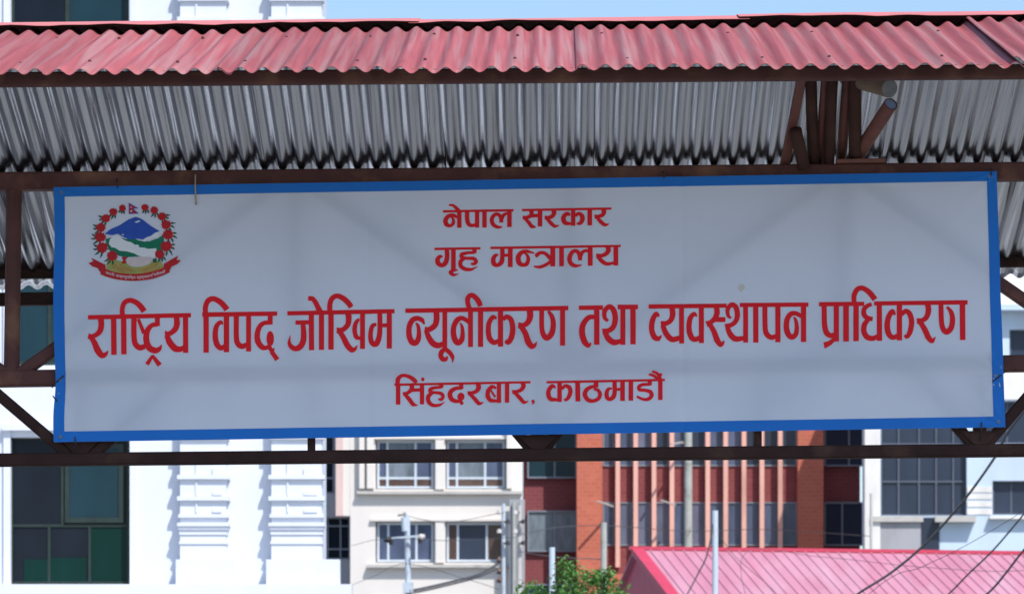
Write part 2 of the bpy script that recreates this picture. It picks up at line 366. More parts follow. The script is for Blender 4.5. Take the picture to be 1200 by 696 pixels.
# ------------------------------------------------------------------ the banner (real flat object; drawn in its own plane)
BY = 20.0
ban = thing('signboard', (wx(620, BY), BY, wz(510, BY)), 'long white banner with blue edge, red Devanagari lettering and a round emblem', 'banner')
TL, TR, BRc, BLc = (63.5, 219.5), (1168, 201), (1178, 500.5), (62.5, 518)
iTL, iTR, iBR, iBL = (76, 230.5), (1156.5, 212.5), (1164, 488), (75.5, 505.5)
def wave(px, py):
    d = .0065 * pnoise(Vector((px * .006, py * .010, 2))) + .0022 * pnoise(Vector((px * .03, py * .02, 5)))
    for sx in (432, 800):
        d += .0045 * math.exp(-((px - sx - (py - 350) * .01) / 4.0) ** 2)
    for tx, ty in ((63, 219), (1168, 201), (1178, 500), (62, 518), (66, 450), (1174, 440)):
        r_ = math.hypot(px - tx, py - ty)
        if r_ < 160: d += .0032 * math.exp(-r_ / 45) * math.sin(math.atan2(py - ty, px - tx) * 13) * min(1, r_ / 12)
    e = max(0, 1 - min(abs(px - 64), abs(px - 1172)) / 40.0); d += .006 * e * math.sin(py * .06)
    return d
def BP(px, py, z): return Vector((wx(px, BY), BY - z + wave(px, py), wz(py, BY)))
def bil(c, s, t):
    a, b, d, e = c     # TL TR BR BL
    x = (a[0] * (1 - s) + b[0] * s) * (1 - t) + (e[0] * (1 - s) + d[0] * s) * t
    y = (a[1] * (1 - s) + b[1] * s) * (1 - t) + (e[1] * (1 - s) + d[1] * s) * t
    return x, y
def edge_wobble(x, y):
    # the cloth edge is pulled in a little by its ties
    if x < 90: x += 3.0 * math.exp(-((y - 452) / 28) ** 2) * max(0, 1 - (x - 60) / 30) + .8 * math.sin(y * .05) * max(0, 1 - (x - 60) / 30)
    return x, y
def grid(mb, c, nx, ny, z):
    vs = []; fs = []
    for j in range(ny + 1):
        for i in range(nx + 1):
            x, y = edge_wobble(*bil(c, i / nx, j / ny)); vs.append(BP(x, y, z))
    for j in range(ny):
        for i in range(nx):
            a = j * (nx + 1) + i; fs.append((a, a + 1, a + nx + 2, a + nx + 1))
    mb.add(vs, fs)
mb = MB(); grid(mb, (TL, TR, BRc, BLc), 480, 110, 0); mb.build('vinyl_sheet', M['vinyl'], ban, smooth=True)
mb = MB()
grid(mb, (TL, TR, iTR, iTL), 480, 4, .0022); grid(mb, (iBL, iBR, BRc, BLc), 480, 4, .0022)
grid(mb, (TL, iTL, iBL, BLc), 4, 110, .0022); grid(mb, (iTR, TR, BRc, iBR), 4, 110, .0022)
mb.build('banner_border', M['blue'], ban, smooth=True)

def crv(pts, n=7):                                   # smooth curve through (x, y, width) points
    P = [np.array(p, float) for p in pts]
    if len(P) == 2: return P
    out = []
    for i in range(len(P) - 1):
        p0 = P[i - 1] if i else 2 * P[0] - P[1]; p1, p2 = P[i], P[i + 1]; p3 = P[i + 2] if i + 2 < len(P) else 2 * P[-1] - P[-2]
        for k in range(n):
            t = k / n
            q = .5 * ((2 * p1) + (-p0 + p2) * t + (2 * p0 - 5 * p1 + 4 * p2 - p3) * t * t + (-p0 + 3 * p1 - 3 * p2 + p3) * t ** 3)
            q[2] = p1[2] * (1 - t) + p2[2] * t; out.append(q)
    out.append(P[-1]); return out

def outline(strokes, polys, h):
    """union of variable-width strokes (butt ends) and polygons -> closed outline loops"""
    segs = []; circ = []
    for s in strokes:
        for i in range(len(s) - 1): segs.append((s[i], s[i + 1]))
        if len(s) > 2:
            al = np.cumsum([0] + [math.hypot(s[i + 1][0] - s[i][0], s[i + 1][1] - s[i][1]) for i in range(len(s) - 1)])
            for i in range(1, len(s) - 1):
                if al[i] > s[i][2] * .46 and al[-1] - al[i] > s[i][2] * .46: circ.append(s[i])
    allp = np.array([p[:2] for s in strokes for p in s] + [p for q in polys for p in q], float)
    mw = max([p[2] for s in strokes for p in s] + [0])
    x0, y0 = allp.min(0) - mw - 2 * h; x1, y1 = allp.max(0) + mw + 2 * h
    nx, ny = int((x1 - x0) / h) + 2, int((y1 - y0) / h) + 2
    D = np.full((ny, nx), 1e3); xs = x0 + h * np.arange(nx); ys = y0 + h * np.arange(ny)
    def sub(ax, ay, bx, by):
        i0 = max(0, int((ax - x0) / h)); i1 = min(nx, int((bx - x0) / h) + 2); j0 = max(0, int((ay - y0) / h)); j1 = min(ny, int((by - y0) / h) + 2)
        return slice(j0, j1), slice(i0, i1), xs[i0:i1][None, :], ys[j0:j1][:, None]
    for a, b in segs:
        L = math.hypot(b[0] - a[0], b[1] - a[1])
        if L < 1e-6: continue
        r = max(a[2], b[2]) / 2 + 2 * h
        sj, si, X, Yy = sub(min(a[0], b[0]) - r, min(a[1], b[1]) - r, max(a[0], b[0]) + r, max(a[1], b[1]) + r)
        dx, dy = (b[0] - a[0]) / L, (b[1] - a[1]) / L
        t = (X - a[0]) * dx + (Yy - a[1]) * dy; n_ = np.abs(-(X - a[0]) * dy + (Yy - a[1]) * dx)
        w = (a[2] + (b[2] - a[2]) * np.clip(t / L, 0, 1)) / 2
        d = np.maximum(n_ - w, np.maximum(-t, t - L)); D[sj, si] = np.minimum(D[sj, si], d)
    for c in circ:
        r = c[2] / 2 + 2 * h; sj, si, X, Yy = sub(c[0] - r, c[1] - r, c[0] + r, c[1] + r)
        D[sj, si] = np.minimum(D[sj, si], np.hypot(X - c[0], Yy - c[1]) - c[2] / 2)
    for q in polys:
        q = np.array(q, float); X, Yy = np.meshgrid(xs, ys); ins = np.zeros(X.shape, bool); dm = np.full(X.shape, 1e3)
        for i in range(len(q)):
            a, b = q[i], q[(i + 1) % len(q)]; e = b - a; L2 = e @ e
            t = np.clip(((X - a[0]) * e[0] + (Yy - a[1]) * e[1]) / L2, 0, 1)
            dm = np.minimum(dm, np.hypot(X - a[0] - t * e[0], Yy - a[1] - t * e[1]))
            if abs(b[1] - a[1]) > 1e-9:
                c = ((a[1] > Yy) != (b[1] > Yy)) & (X < (b[0] - a[0]) * (Yy - a[1]) / (b[1] - a[1]) + a[0]); ins ^= c
        D = np.minimum(D, np.where(ins, -dm, dm))
    D[np.abs(D) < 1e-6] = 1e-6
    S = D < 0; nxt = {}
    code = S[:-1, :-1] * 1 + S[:-1, 1:] * 2 + S[1:, 1:] * 4 + S[1:, :-1] * 8
    T = {1: [(3, 0)], 2: [(0, 1)], 3: [(3, 1)], 4: [(1, 2)], 5: [(3, 0), (1, 2)], 6: [(0, 2)], 7: [(3, 2)], 8: [(2, 3)], 9: [(2, 0)],
         10: [(2, 3), (0, 1)], 11: [(2, 1)], 12: [(1, 3)], 13: [(1, 0)], 14: [(0, 3)]}
    J, I = np.nonzero((code > 0) & (code < 15))
    def ek(j, i, e): return [(j, i, 0), (j, i + 1, 1), (j + 1, i, 0), (j, i, 1)][e]
    for j, i in zip(J.tolist(), I.tolist()):
        for a, b in T[int(code[j, i])]: nxt[ek(j, i, a)] = ek(j, i, b)
    def pt(k):
        j, i, e = k
        if e == 0: t = D[j, i] / (D[j, i] - D[j, i + 1]); return (x0 + h * (i + t), y0 + h * j)
        t = D[j, i] / (D[j, i] - D[j + 1, i]); return (x0 + h * i, y0 + h * (j + t))
    loops = []
    while nxt:
        k0 = next(iter(nxt)); k = k0; lp = []
        while k in nxt:
            lp.append(pt(k)); k = nxt.pop(k)
        if len(lp) > 6:
            # drop nearly collinear points
            out = [lp[0]]
            for idx in range(1, len(lp) - 1):
                a, b, c = out[-1], lp[idx], lp[idx + 1]
                ar = abs((b[0] - a[0]) * (c[1] - a[1]) - (b[1] - a[1]) * (c[0] - a[0]))
                if ar > .10 * h * math.hypot(c[0] - a[0], c[1] - a[1]) or math.hypot(b[0] - a[0], b[1] - a[1]) > 14 * h: out.append(b)
            loops.append(out)
    return loops

def printed(name, m, parent, loops, tf, z, label=None):
    """fill outline loops (holes by even-odd) and lay them on the banner"""
    cu = bpy.data.curves.new(name, 'CURVE'); cu.dimensions = '2D'; cu.fill_mode = 'FRONT'
    for lp in loops:
        sp = cu.splines.new('POLY'); sp.points.add(len(lp) - 1); sp.use_cyclic_u = True
        for i, (x, y) in enumerate(lp): sp.points[i].co = (x * .1, -y * .1, 0, 1)
    ob = bpy.data.objects.new('tmp', cu); COL.objects.link(ob); dg = bpy.context.evaluated_depsgraph_get(); dg.update()
    me = bpy.data.meshes.new_from_object(ob.evaluated_get(dg)); bpy.data.objects.remove(ob)
    mb = MB(); mb.add([BP(*tf(v.co.x * 10, -v.co.y * 10), z) for v in me.vertices], [tuple(p.vertices) for p in me.polygons])
    bpy.data.meshes.remove(me)
    return mb.build(name, m, parent, label=label)

def word(origin, scale, strokes, label, polys=(), head=None):
    ss = [crv(s) for s in strokes]
    lo = outline(ss, list(polys), 1.6 * scale / 6.63)
    tf = lambda x, y: (origin[0] + x / scale, origin[1] + y / scale)
    return printed('lettering', M['letter'], ban, lo, tf, .0034, label)
def ell(cx, cy, rx, ry, n=20): return [(cx + rx * math.cos(2 * math.pi * k / n), cy + ry * math.sin(2 * math.pi * k / n)) for k in range(n)]
def V(x, y0, y1, w, lean=0): return [(x, y0, w), (x + lean, y1, w)]

S1 = 862 / 130
word((95, 335), S1, [
    [(55, 245, 34), (855, 228, 34)],
    [(152, 240, 46), (158, 300, 46), (148, 350, 44), (118, 380, 36), (82, 394, 36), (56, 390, 46)],
    [(78, 398, 36), (104, 440, 44), (130, 500, 52), (162, 540, 44), (192, 530, 30), (211, 502, 5)],
    V(254, 240, 535, 42, 2), V(332, 225, 532, 42, 1),
    [(323, 240, 38), (321, 180, 38), (338, 132, 38), (380, 113, 38), (430, 130, 42), (468, 165, 44), (492, 200, 46)],
    [(412, 240, 42), (412, 400, 42), (425, 455, 44), (458, 480, 44), (495, 470, 40)],
    [(445, 258, 24), (490, 370, 32)],
    [(594, 240, 38), (594, 312, 38)],
    [(594, 300, 34), (550, 308, 36), (516, 350, 42), (507, 420, 48), (530, 480, 50), (575, 502, 48), (608, 490, 34), (628, 455, 4)],
    [(556, 540, 20), (535, 575, 28), (512, 610, 34)], [(553, 538, 22), (582, 578, 32), (612, 616, 38)],
    [(742, 240, 44), (746, 290, 46), (735, 332, 44), (705, 362, 38), (675, 376, 40), (652, 376, 60)],
    [(668, 385, 38), (690, 440, 50), (730, 485, 52), (770, 492, 42), (800, 478, 34)], V(812, 225, 520, 40, 1)],
    'first word of the large red middle line')
word((225, 335), S1, [
    [(80, 224, 36), (662, 215, 34)], V(110, 215, 518, 42),
    [(106, 225, 40), (105, 165, 40), (125, 117, 42), (165, 100, 40), (215, 122, 44), (250, 155, 44), (272, 186, 46)],
    [(240, 300, 10), (222, 282, 30), (190, 315, 38), (180, 385, 42), (192, 450, 44), (222, 482, 40), (255, 468, 34)], V(268, 225, 515, 42),
    [(345, 228, 40), (345, 400, 40), (358, 450, 44), (390, 470, 42), (428, 455, 34)], V(440, 218, 510, 38),
    [(608, 228, 38), (608, 300, 38)], [(608, 285, 32), (562, 288, 34), (527, 315, 38), (508, 370, 42), (512, 430, 46), (544, 475, 42), (580, 480, 32), (605, 462, 30)],
    [(598, 470, 34), (622, 505, 30), (640, 484, 8)], [(618, 510, 34), (664, 574, 38)]],
    'second word of the large red middle line', polys=[ell(608, 410, 29, 60)])
word((330, 335), S1, [
    [(45, 213, 33), (878, 196, 33)], [(108, 285, 33), (215, 283, 33)],
    [(166, 295, 36), (172, 360, 42), (168, 430, 46), (142, 475, 46), (106, 488, 40), (76, 472, 38), (60, 440, 26), (68, 383, 3)], V(231, 205, 500, 40, 2),
    V(310, 200, 497, 40), [(206, 97, 36), (240, 100, 36), (265, 130, 38), (285, 172, 42), (310, 215, 42)],
    V(384, 200, 495, 42), [(376, 215, 40), (375, 145, 40), (393, 97, 40), (432, 78, 38), (475, 94, 42), (515, 128, 42), (542, 165, 42)],
    [(515, 205, 46), (522, 250, 46), (515, 300, 42), (485, 335, 38), (455, 346, 40), (428, 346, 48)],
    [(448, 350, 38), (480, 400, 42), (510, 460, 46), (545, 497, 42), (572, 488, 26), (590, 460, 4)],
    [(604, 258, 20), (585, 275, 30), (570, 310, 36), (568, 355, 36), (582, 398, 36), (615, 408, 24)], V(629, 200, 490, 38),
    [(763, 200, 38), (764, 330, 38), (757, 400, 42), (740, 445, 44), (718, 453, 42), (696, 430, 38), (691, 370, 36), (705, 312, 34), (736, 298, 26)],
    [(768, 307, 30), (830, 305, 30)], V(837, 195, 487, 40)], 'third word of the large red middle line')
def cx(origin_b, scale_b, pts, origin_a, scale_a):       # strokes read in one crop -> another crop's pixels
    k = scale_a / scale_b
    return [((origin_b[0] - origin_a[0]) * scale_a + x * k, (origin_b[1] - origin_a[1]) * scale_a + y * k, w * k) for x, y, w in pts]
S6 = 1200 / 260
oD, o6 = (465, 335), (570, 335)
extra = [cx(o6, S6, s, oD, S1) for s in (
    [(0, 127, 24), (443, 120, 24)],
    [(232, 118, 34), (237, 160, 34), (226, 195, 30), (200, 214, 26), (172, 213, 33)],
    [(186, 218, 28), (210, 255, 30), (225, 300, 34), (245, 327, 30), (262, 320, 18), (273, 302, 3)],
    [(299, 125, 26), (300, 230, 26), (312, 270, 29), (331, 281, 30), (354, 255, 31), (362, 205, 28), (354, 165, 25), (334, 136, 14)],
    [(412, 118, 27), (412, 323, 27)])]
word(oD, S1, [
    [(66, 193, 34), (700, 183, 34)],
    [(146, 285, 8), (165, 310, 26), (172, 360, 34), (168, 410, 40), (148, 442, 44), (118, 436, 46), (97, 390, 44), (96, 320, 42), (120, 268, 42), (158, 252, 38), (195, 265, 36), (215, 300, 10)],
    [(306, 195, 46), (310, 250, 46), (300, 300, 44), (270, 330, 42), (240, 340, 40), (216, 338, 46)],
    [(228, 345, 34), (248, 400, 44), (280, 445, 48), (320, 463, 46), (358, 450, 36)], V(373, 188, 485, 37),
    [(376, 492, 30), (350, 510, 38), (342, 540, 38), (355, 567, 40), (380, 570, 32), (396, 545, 6)], [(372, 488, 34), (405, 512, 36), (432, 550, 32), (435, 600, 3)],
    [(490, 285, 6), (506, 315, 24), (512, 370, 34), (506, 415, 40), (485, 440, 44), (460, 432, 46), (442, 385, 44), (442, 320, 40), (467, 268, 42), (503, 250, 36), (538, 265, 34), (562, 292, 20)], V(573, 188, 475, 38),
    V(651, 185, 474, 40), [(570, 190, 36), (552, 135, 38), (553, 92, 38), (580, 72, 37), (612, 90, 40), (638, 125, 42), (650, 158, 38)],
    [(775, 255, 16), (748, 243, 36), (718, 285, 38), (711, 350, 40), (722, 410, 42), (755, 440, 40), (795, 425, 30)], V(806, 182, 472, 40),
    [(825, 262, 30), (855, 240, 36), (888, 265, 40), (901, 330, 42), (891, 400, 44), (866, 438, 40), (843, 425, 26)]] + extra,
    'fourth and longest word of the large red middle line')
word(o6, S6, [
    [(500, 119, 24), (630, 117, 24)], [(710, 114, 25), (820, 114, 25)], V(597, 112, 318, 29),
    [(592, 168, 24), (552, 172, 27), (522, 212, 31), (518, 260, 33), (532, 303, 33), (552, 322, 24), (567, 306, 4)],
    [(658, 190, 16), (640, 172, 22), (640, 135, 26), (666, 112, 27), (690, 135, 30), (697, 180, 30), (686, 222, 28), (660, 242, 27), (628, 248, 34)],
    [(642, 252, 26), (660, 285, 32), (690, 305, 32), (728, 298, 24)], V(738, 112, 318, 27), V(793, 112, 316, 29)],
    'short fifth word of the large red middle line')
S7 = 1200 / 210
word((750, 335), S7, [
    [(58, 138, 29), (580, 132, 28)], [(668, 128, 28), (1128, 125, 28)],
    [(128, 205, 14), (108, 188, 32), (84, 230, 36), (78, 290, 36), (95, 340, 38), (122, 353, 32), (145, 330, 6)],
    [(213, 140, 38), (219, 190, 38), (206, 230, 34), (178, 250, 32), (140, 255, 40)], [(152, 262, 32), (175, 320, 38), (215, 358, 38), (265, 348, 32)], V(278, 130, 385, 33, 1),
    [(382, 205, 8), (362, 188, 30), (335, 220, 34), (328, 290, 36), (345, 345, 38), (372, 358, 34), (400, 345, 28)], V(411, 130, 383, 34),
    [(511, 135, 36), (516, 180, 38), (500, 220, 34), (472, 245, 32), (445, 256, 42)], [(468, 258, 32), (495, 305, 36), (515, 360, 40), (538, 392, 34), (555, 382, 20), (563, 364, 4)],
    [(495, 224, 34), (572, 226, 34)],
    [(610, 216, 16), (590, 198, 24), (588, 155, 30), (615, 125, 31), (643, 145, 36), (652, 195, 36), (640, 238, 32), (610, 262, 30), (570, 272, 36)],
    [(585, 278, 30), (605, 325, 38), (640, 355, 38), (695, 350, 30)], V(707, 122, 380, 33), V(775, 122, 380, 35),
    [(836, 125, 34), (838, 280, 34), (850, 325, 36), (880, 345, 34), (914, 335, 28)], V(923, 122, 377, 35),
    [(1030, 208, 10), (1044, 235, 24), (1050, 285, 30), (1042, 325, 34), (1018, 343, 36), (993, 325, 38), (980, 280, 38), (985, 225, 36), (1008, 190, 34), (1040, 183, 30), (1068, 196, 28), (1088, 212, 20)], V(1095, 122, 376, 35)],
    'sixth word of the large red middle line')
word((940, 335), S7, [
    [(113, 123, 29), (415, 120, 28)], [(482, 118, 28), (1108, 110, 29)],
    [(147, 118, 34), (150, 260, 36), (165, 315, 38), (195, 333, 34), (228, 320, 28)], V(229, 115, 372, 35),
    V(294, 115, 372, 38), V(361, 110, 370, 37), [(350, 125, 32), (347, 68, 34), (368, 25, 34), (402, 15, 33), (440, 35, 36), (468, 65, 38), (488, 92, 38)],
    [(466, 122, 26), (440, 132, 28), (415, 155, 32), (414, 190, 34), (436, 215, 33), (472, 222, 30)], [(442, 225, 30), (417, 260, 36), (413, 305, 37), (434, 342, 38), (472, 352, 34), (508, 336, 28)], V(516, 105, 368, 35, 2),
    [(622, 195, 14), (603, 172, 34), (578, 210, 36), (569, 270, 38), (580, 322, 38), (608, 345, 34), (645, 330, 26)], V(651, 108, 365, 36),
    [(665, 195, 26), (692, 168, 30), (720, 188, 36), (733, 240, 36), (723, 305, 36), (702, 340, 28), (684, 330, 14)],
    [(838, 108, 38), (846, 165, 38), (831, 212, 34), (800, 232, 31), (768, 236, 40)], [(790, 240, 34), (825, 300, 38), (845, 345, 38), (870, 369, 30), (893, 340, 4)],
    [(929, 112, 33), (933, 240, 34), (945, 290, 36), (970, 309, 36), (998, 280, 38), (1007, 222, 36), (997, 175, 30), (970, 140, 16)], V(1073, 108, 362, 37, 2)],
    'last word of the large red middle line', polys=[[(142, 378), (175, 370), (212, 345), (228, 362), (195, 395), (150, 421)]])
S3 = 879 / 120
word((505, 230), S3, [
    [(103, 131, 21), (710, 121, 20)],
    [(168, 178, 8), (190, 195, 24), (192, 232, 30), (165, 255, 26), (132, 240, 40), (126, 205, 40), (150, 172, 34), (190, 164, 32), (228, 182, 22)], V(244, 122, 272, 38),
    [(155, 76, 18), (190, 80, 22), (218, 103, 30), (246, 132, 32)],
    [(311, 122, 38), (311, 200, 38), (325, 240, 36), (352, 252, 30), (388, 245, 24)], V(396, 118, 270, 36), V(460, 118, 270, 38),
    [(612, 265, 12), (568, 264, 30), (532, 240, 34), (522, 200, 36), (540, 165, 32), (568, 154, 30), (595, 172, 32), (603, 200, 34), (604, 226, 34)],
    [(604, 205, 30), (622, 165, 30), (648, 150, 24), (672, 152, 20)], V(674, 118, 265, 39)], 'first word of the small red top line')
word((610, 230), S3, [
    [(12, 120, 20), (780, 107, 20)],
    [(90, 115, 38), (95, 150, 38), (80, 174, 32), (48, 184, 28), (18, 185, 34)], [(38, 190, 28), (70, 225, 32), (95, 258, 34), (132, 266, 10)], [(78, 170, 30), (160, 166, 30)], V(167, 112, 260, 39),
    [(282, 112, 40), (288, 145, 40), (270, 174, 34), (238, 185, 30), (207, 185, 36)], [(228, 192, 30), (262, 233, 34), (295, 258, 28), (333, 250, 5)],
    [(428, 165, 16), (402, 152, 34), (374, 170, 38), (368, 200, 42), (385, 230, 38), (440, 238, 22)], V(452, 108, 255, 37), [(468, 170, 28), (500, 150, 28), (528, 172, 40), (530, 205, 40), (512, 233, 32), (482, 238, 14)],
    V(594, 106, 252, 40),
    [(710, 108, 40), (716, 140, 40), (700, 164, 34), (668, 175, 30), (635, 176, 36)], [(656, 182, 30), (690, 222, 34), (725, 247, 30), (763, 238, 5)]], 'second word of the small red top line')
word((505, 230), S3, [
    [(30, 453, 21), (425, 447, 20)],
    [(136, 455, 38), (140, 510, 40), (128, 568, 42), (96, 594, 34), (62, 575, 42), (58, 540, 40), (80, 517, 28), (102, 520, 10)], V(193, 448, 640, 40),
    [(232, 632, 10), (190, 640, 26), (168, 655, 34), (195, 675, 26), (240, 666, 4)],
    [(375, 450, 38), (374, 488, 36)], [(378, 484, 24), (315, 486, 26), (266, 500, 34), (268, 526, 34), (310, 533, 26), (365, 535, 32), (388, 560, 34), (370, 580, 28), (342, 580, 18)],
    [(290, 530, 28), (255, 560, 36), (257, 600, 36), (292, 624, 34), (345, 628, 26), (403, 602, 4)]], 'first word of the second red line')
e2 = 769
word((610, 230), S3, [
    [(-259, 444, 21), (860, 428, 20)],
    [(613 - e2, 440, 38), (613 - e2, 520, 38), (604 - e2, 568, 42), (570 - e2, 592, 32), (540 - e2, 578, 42), (535 - e2, 540, 40), (552 - e2, 510, 32), (578 - e2, 503, 16)], [(618 - e2, 508, 26), (680 - e2, 505, 26)], V(681 - e2, 438, 608, 41),
    [(800 - e2, 490, 6), (825 - e2, 505, 24), (836 - e2, 540, 32), (822 - e2, 580, 36), (790 - e2, 590, 32), (756 - e2, 570, 44), (750 - e2, 522, 44), (775 - e2, 485, 36), (820 - e2, 473, 30), (888 - e2, 488, 10)],
    [(148, 522, 18), (140, 505, 34), (175, 484, 28), (212, 492, 30), (245, 522, 34), (268, 552, 30)], [(262, 560, 30), (215, 590, 28), (165, 608, 28), (112, 602, 12)], V(277, 434, 603, 42), V(352, 432, 602, 40),
    [(525, 592, 10), (470, 598, 30), (430, 575, 38), (420, 530, 40), (440, 485, 36), (472, 469, 30), (500, 490, 36), (510, 525, 36), (512, 552, 36)], [(512, 520, 32), (532, 482, 30), (560, 468, 26), (588, 474, 22)], V(598, 430, 598, 42),
    [(748, 432, 40), (754, 465, 42), (735, 494, 36), (698, 511, 32), (650, 515, 44)], [(664, 520, 30), (700, 560, 36), (745, 582, 32), (808, 570, 20)], V(818, 428, 595, 41)], 'second word of the second red line')
S4 = 1200 / 180
word((455, 425), S4, [
    [(48, 172, 18), (1112, 152, 17)], V(77, 165, 327, 35),
    [(72, 175, 34), (76, 130, 36), (100, 104, 27), (135, 100, 25), (175, 115, 32), (205, 138, 34), (222, 156, 26)],
    [(180, 160, 36), (185, 200, 36), (166, 226, 30), (142, 240, 26), (115, 244, 30)], [(134, 250, 28), (168, 290, 34), (195, 325, 32), (232, 332, 5)], [(178, 215, 26), (255, 212, 26)], V(264, 160, 325, 34),
    [(415, 162, 34), (413, 196, 34)], [(418, 192, 22), (365, 195, 24), (330, 207, 30), (332, 229, 28), (370, 233, 22), (412, 240, 28), (428, 262, 28), (415, 286, 26), (392, 284, 14)], [(350, 232, 24), (314, 262, 34), (316, 305, 34), (350, 332, 28), (400, 330, 22), (443, 306, 4)],
    [(570, 160, 34), (570, 205, 34)], [(577, 198, 24), (530, 200, 28), (492, 222, 36), (482, 255, 38), (500, 289, 36), (540, 301, 28), (566, 290, 24)], [(560, 292, 28), (580, 326, 26)],
    [(700, 156, 36), (706, 195, 38), (686, 224, 30), (652, 235, 26), (620, 238, 33)], [(640, 244, 28), (680, 287, 32), (710, 318, 30), (746, 308, 4)],
    [(845, 200, 16), (812, 188, 30), (782, 218, 34), (778, 262, 36), (800, 293, 32), (850, 298, 22)], [(795, 205, 12), (836, 268, 18)], V(865, 154, 313, 33), V(928, 152, 312, 34),
    [(1050, 152, 34), (1056, 185, 36), (1036, 213, 30), (1005, 225, 26), (968, 229, 32)], [(990, 234, 28), (1030, 277, 32), (1060, 308, 28), (1097, 300, 4)],
    [(1138, 296, 14), (1136, 312, 14), (1120, 326, 4)]], 'first word of the lowest red line',
    polys=[ell(270, 130, 14, 15), ell(568, 265, 28, 32), ell(1130, 299, 12, 11)])
word((610, 425), S4, [
    [(203, 152, 18), (1128, 133, 18)],
    [(274, 198, 10), (250, 181, 32), (222, 212, 34), (218, 250, 36), (236, 283, 34), (290, 289, 22)], V(305, 145, 305, 35), [(320, 205, 24), (350, 180, 26), (380, 192, 34), (390, 225, 34), (376, 268, 32), (354, 290, 22), (338, 286, 10)], V(446, 142, 302, 38, 2),
    [(590, 140, 36), (590, 192, 36)], [(594, 184, 24), (548, 190, 28), (513, 215, 34), (503, 250, 36), (525, 287, 34), (565, 298, 28), (607, 281, 30), (621, 245, 32), (606, 214, 26), (572, 206, 16)],
    [(735, 140, 34), (736, 220, 34), (727, 263, 36), (700, 284, 30), (676, 270, 34), (673, 232, 33), (688, 205, 26), (716, 199, 12)], [(738, 208, 22), (790, 206, 22)], V(797, 138, 297, 36), V(862, 136, 295, 36),
    [(1010, 136, 32), (1010, 176, 32)], [(1014, 168, 22), (955, 170, 25), (926, 187, 30), (932, 210, 28), (975, 214, 24), (1013, 226, 32), (1024, 255, 33), (1000, 282, 28), (960, 285, 22), (908, 262, 18)], V(1092, 132, 290, 35),
    [(1028, 66, 18), (1062, 78, 22), (1085, 105, 26), (1096, 137, 26)], [(1003, 90, 18), (1038, 98, 22), (1064, 118, 24), (1092, 142, 22)]], 'second word of the lowest red line', polys=[ell(1094, 93, 13, 13)])

for (x, y) in ((72, 226), (1160, 207), (71, 512), (1170, 494), (70, 445), (1167, 440)):
    t = MB(); t.pipe(BP(x, y, .0016), BP(x, y, .0045), .009, .005, 14); t.build('eyelet', M['pipe_grey'], ban)
# emblem: coat of arms printed at the left end of the banner
emb = bpy.data.objects.new('emblem', None); COL.objects.link(emb); emb.parent = ban; emb['label'] = 'round coat of arms with flower garland'
ETF = lambda x, y: (95 + x / S1, 230 + y / S1)
def epoly(name, m, polys, z, label=None):
    return printed(name, M[m], emb, polys, ETF, z, label)
def estroke(name, m, strokes, z, polys=()):
    return printed(name, M[m], emb, outline([crv(s) for s in strokes], list(polys), 2.0), ETF, z)
epoly('field', 'e_field', [[(198, 525), (215, 495), (250, 492), (320, 505), (380, 520), (500, 520), (560, 505), (620, 500), (648, 560), (560, 597), (430, 612), (300, 602), (198, 572)]], .0028)
estroke('rice_ear', 'e_straw', [[(250, 520, 14), (300, 560, 10), (360, 575, 12), (420, 580, 4)], [(600, 520, 14), (550, 560, 10), (500, 575, 12), (440, 580, 4)], [(240, 545, 8), (300, 580, 10), (370, 592, 4)], [(615, 548, 8), (550, 582, 10), (480, 594, 4)],
                                   [(300, 530, 10), (350, 560, 8), (400, 566, 4)], [(560, 530, 10), (510, 560, 8), (450, 566, 4)]], .0032)
epoly('green_hill', 'e_green', [[(188, 335), (240, 318), (270, 308), (350, 335), (400, 320), (450, 345), (530, 352), (600, 325), (642, 300), (648, 400), (600, 470), (420, 470), (340, 476), (270, 455), (215, 415)]], .0032)
epoly('blue_mountain', 'e_blue', [[(183, 292), (230, 256), (300, 226), (330, 205), (370, 180), (425, 160), (462, 172), (490, 190), (540, 230), (610, 272), (575, 284), (540, 312), (480, 337), (430, 330), (370, 337), (320, 312), (285, 292), (240, 303)]], .0036)
epoly('snow_patch', 'e_white', [[(316, 300), (335, 268), (352, 254), (372, 262), (384, 240), (400, 264), (380, 278), (356, 280), (345, 294), (330, 304)], [(398, 216), (425, 196), (452, 188), (462, 196), (436, 206), (425, 218)],
                                 [(483, 252), (515, 233), (522, 242), (492, 257)], [(458, 292), (475, 276), (488, 298)], [(412, 290), (440, 300), (462, 318), (440, 330)]], .0040)
epoly('snow_patch', 'e_white', [[(468, 348), (505, 322), (545, 308), (575, 285), (612, 276), (620, 290), (596, 332), (584, 312), (566, 318), (548, 340), (528, 330), (500, 354)]], .0040)
epoly('country_map', 'e_white', [[(240, 318), (262, 304), (292, 306), (330, 338), (362, 352), (388, 357), (420, 378), (440, 376), (462, 397), (500, 402), (520, 410), (585, 405), (586, 440), (580, 480), (530, 470), (505, 476), (470, 470), (440, 460), (416, 446), (360, 430), (300, 424), (262, 400), (238, 398), (216, 370), (224, 336)]], .0044)
epoly('clasped_hands', 'e_pink', [[(352, 495), (400, 478), (450, 468), (540, 474), (556, 496), (540, 520), (500, 540), (440, 552), (395, 548), (358, 528)]], .0044)
epoly('cuff', 'e_red', [[(314, 474), (370, 472), (346, 492), (352, 524), (312, 526), (328, 500)]], .0048)
epoly('cuff', 'e_leaf', [[(556, 490), (588, 482), (588, 515), (562, 518)]], .0048)
fl = epoly('flag', 'e_blue', [[(370, 50), (447, 95), (408, 98), (449, 136), (370, 139)]], .0036)
epoly('flag_field', 'e_red', [[(376, 60), (430, 91), (394, 94), (434, 131), (376, 133)]], .0040)
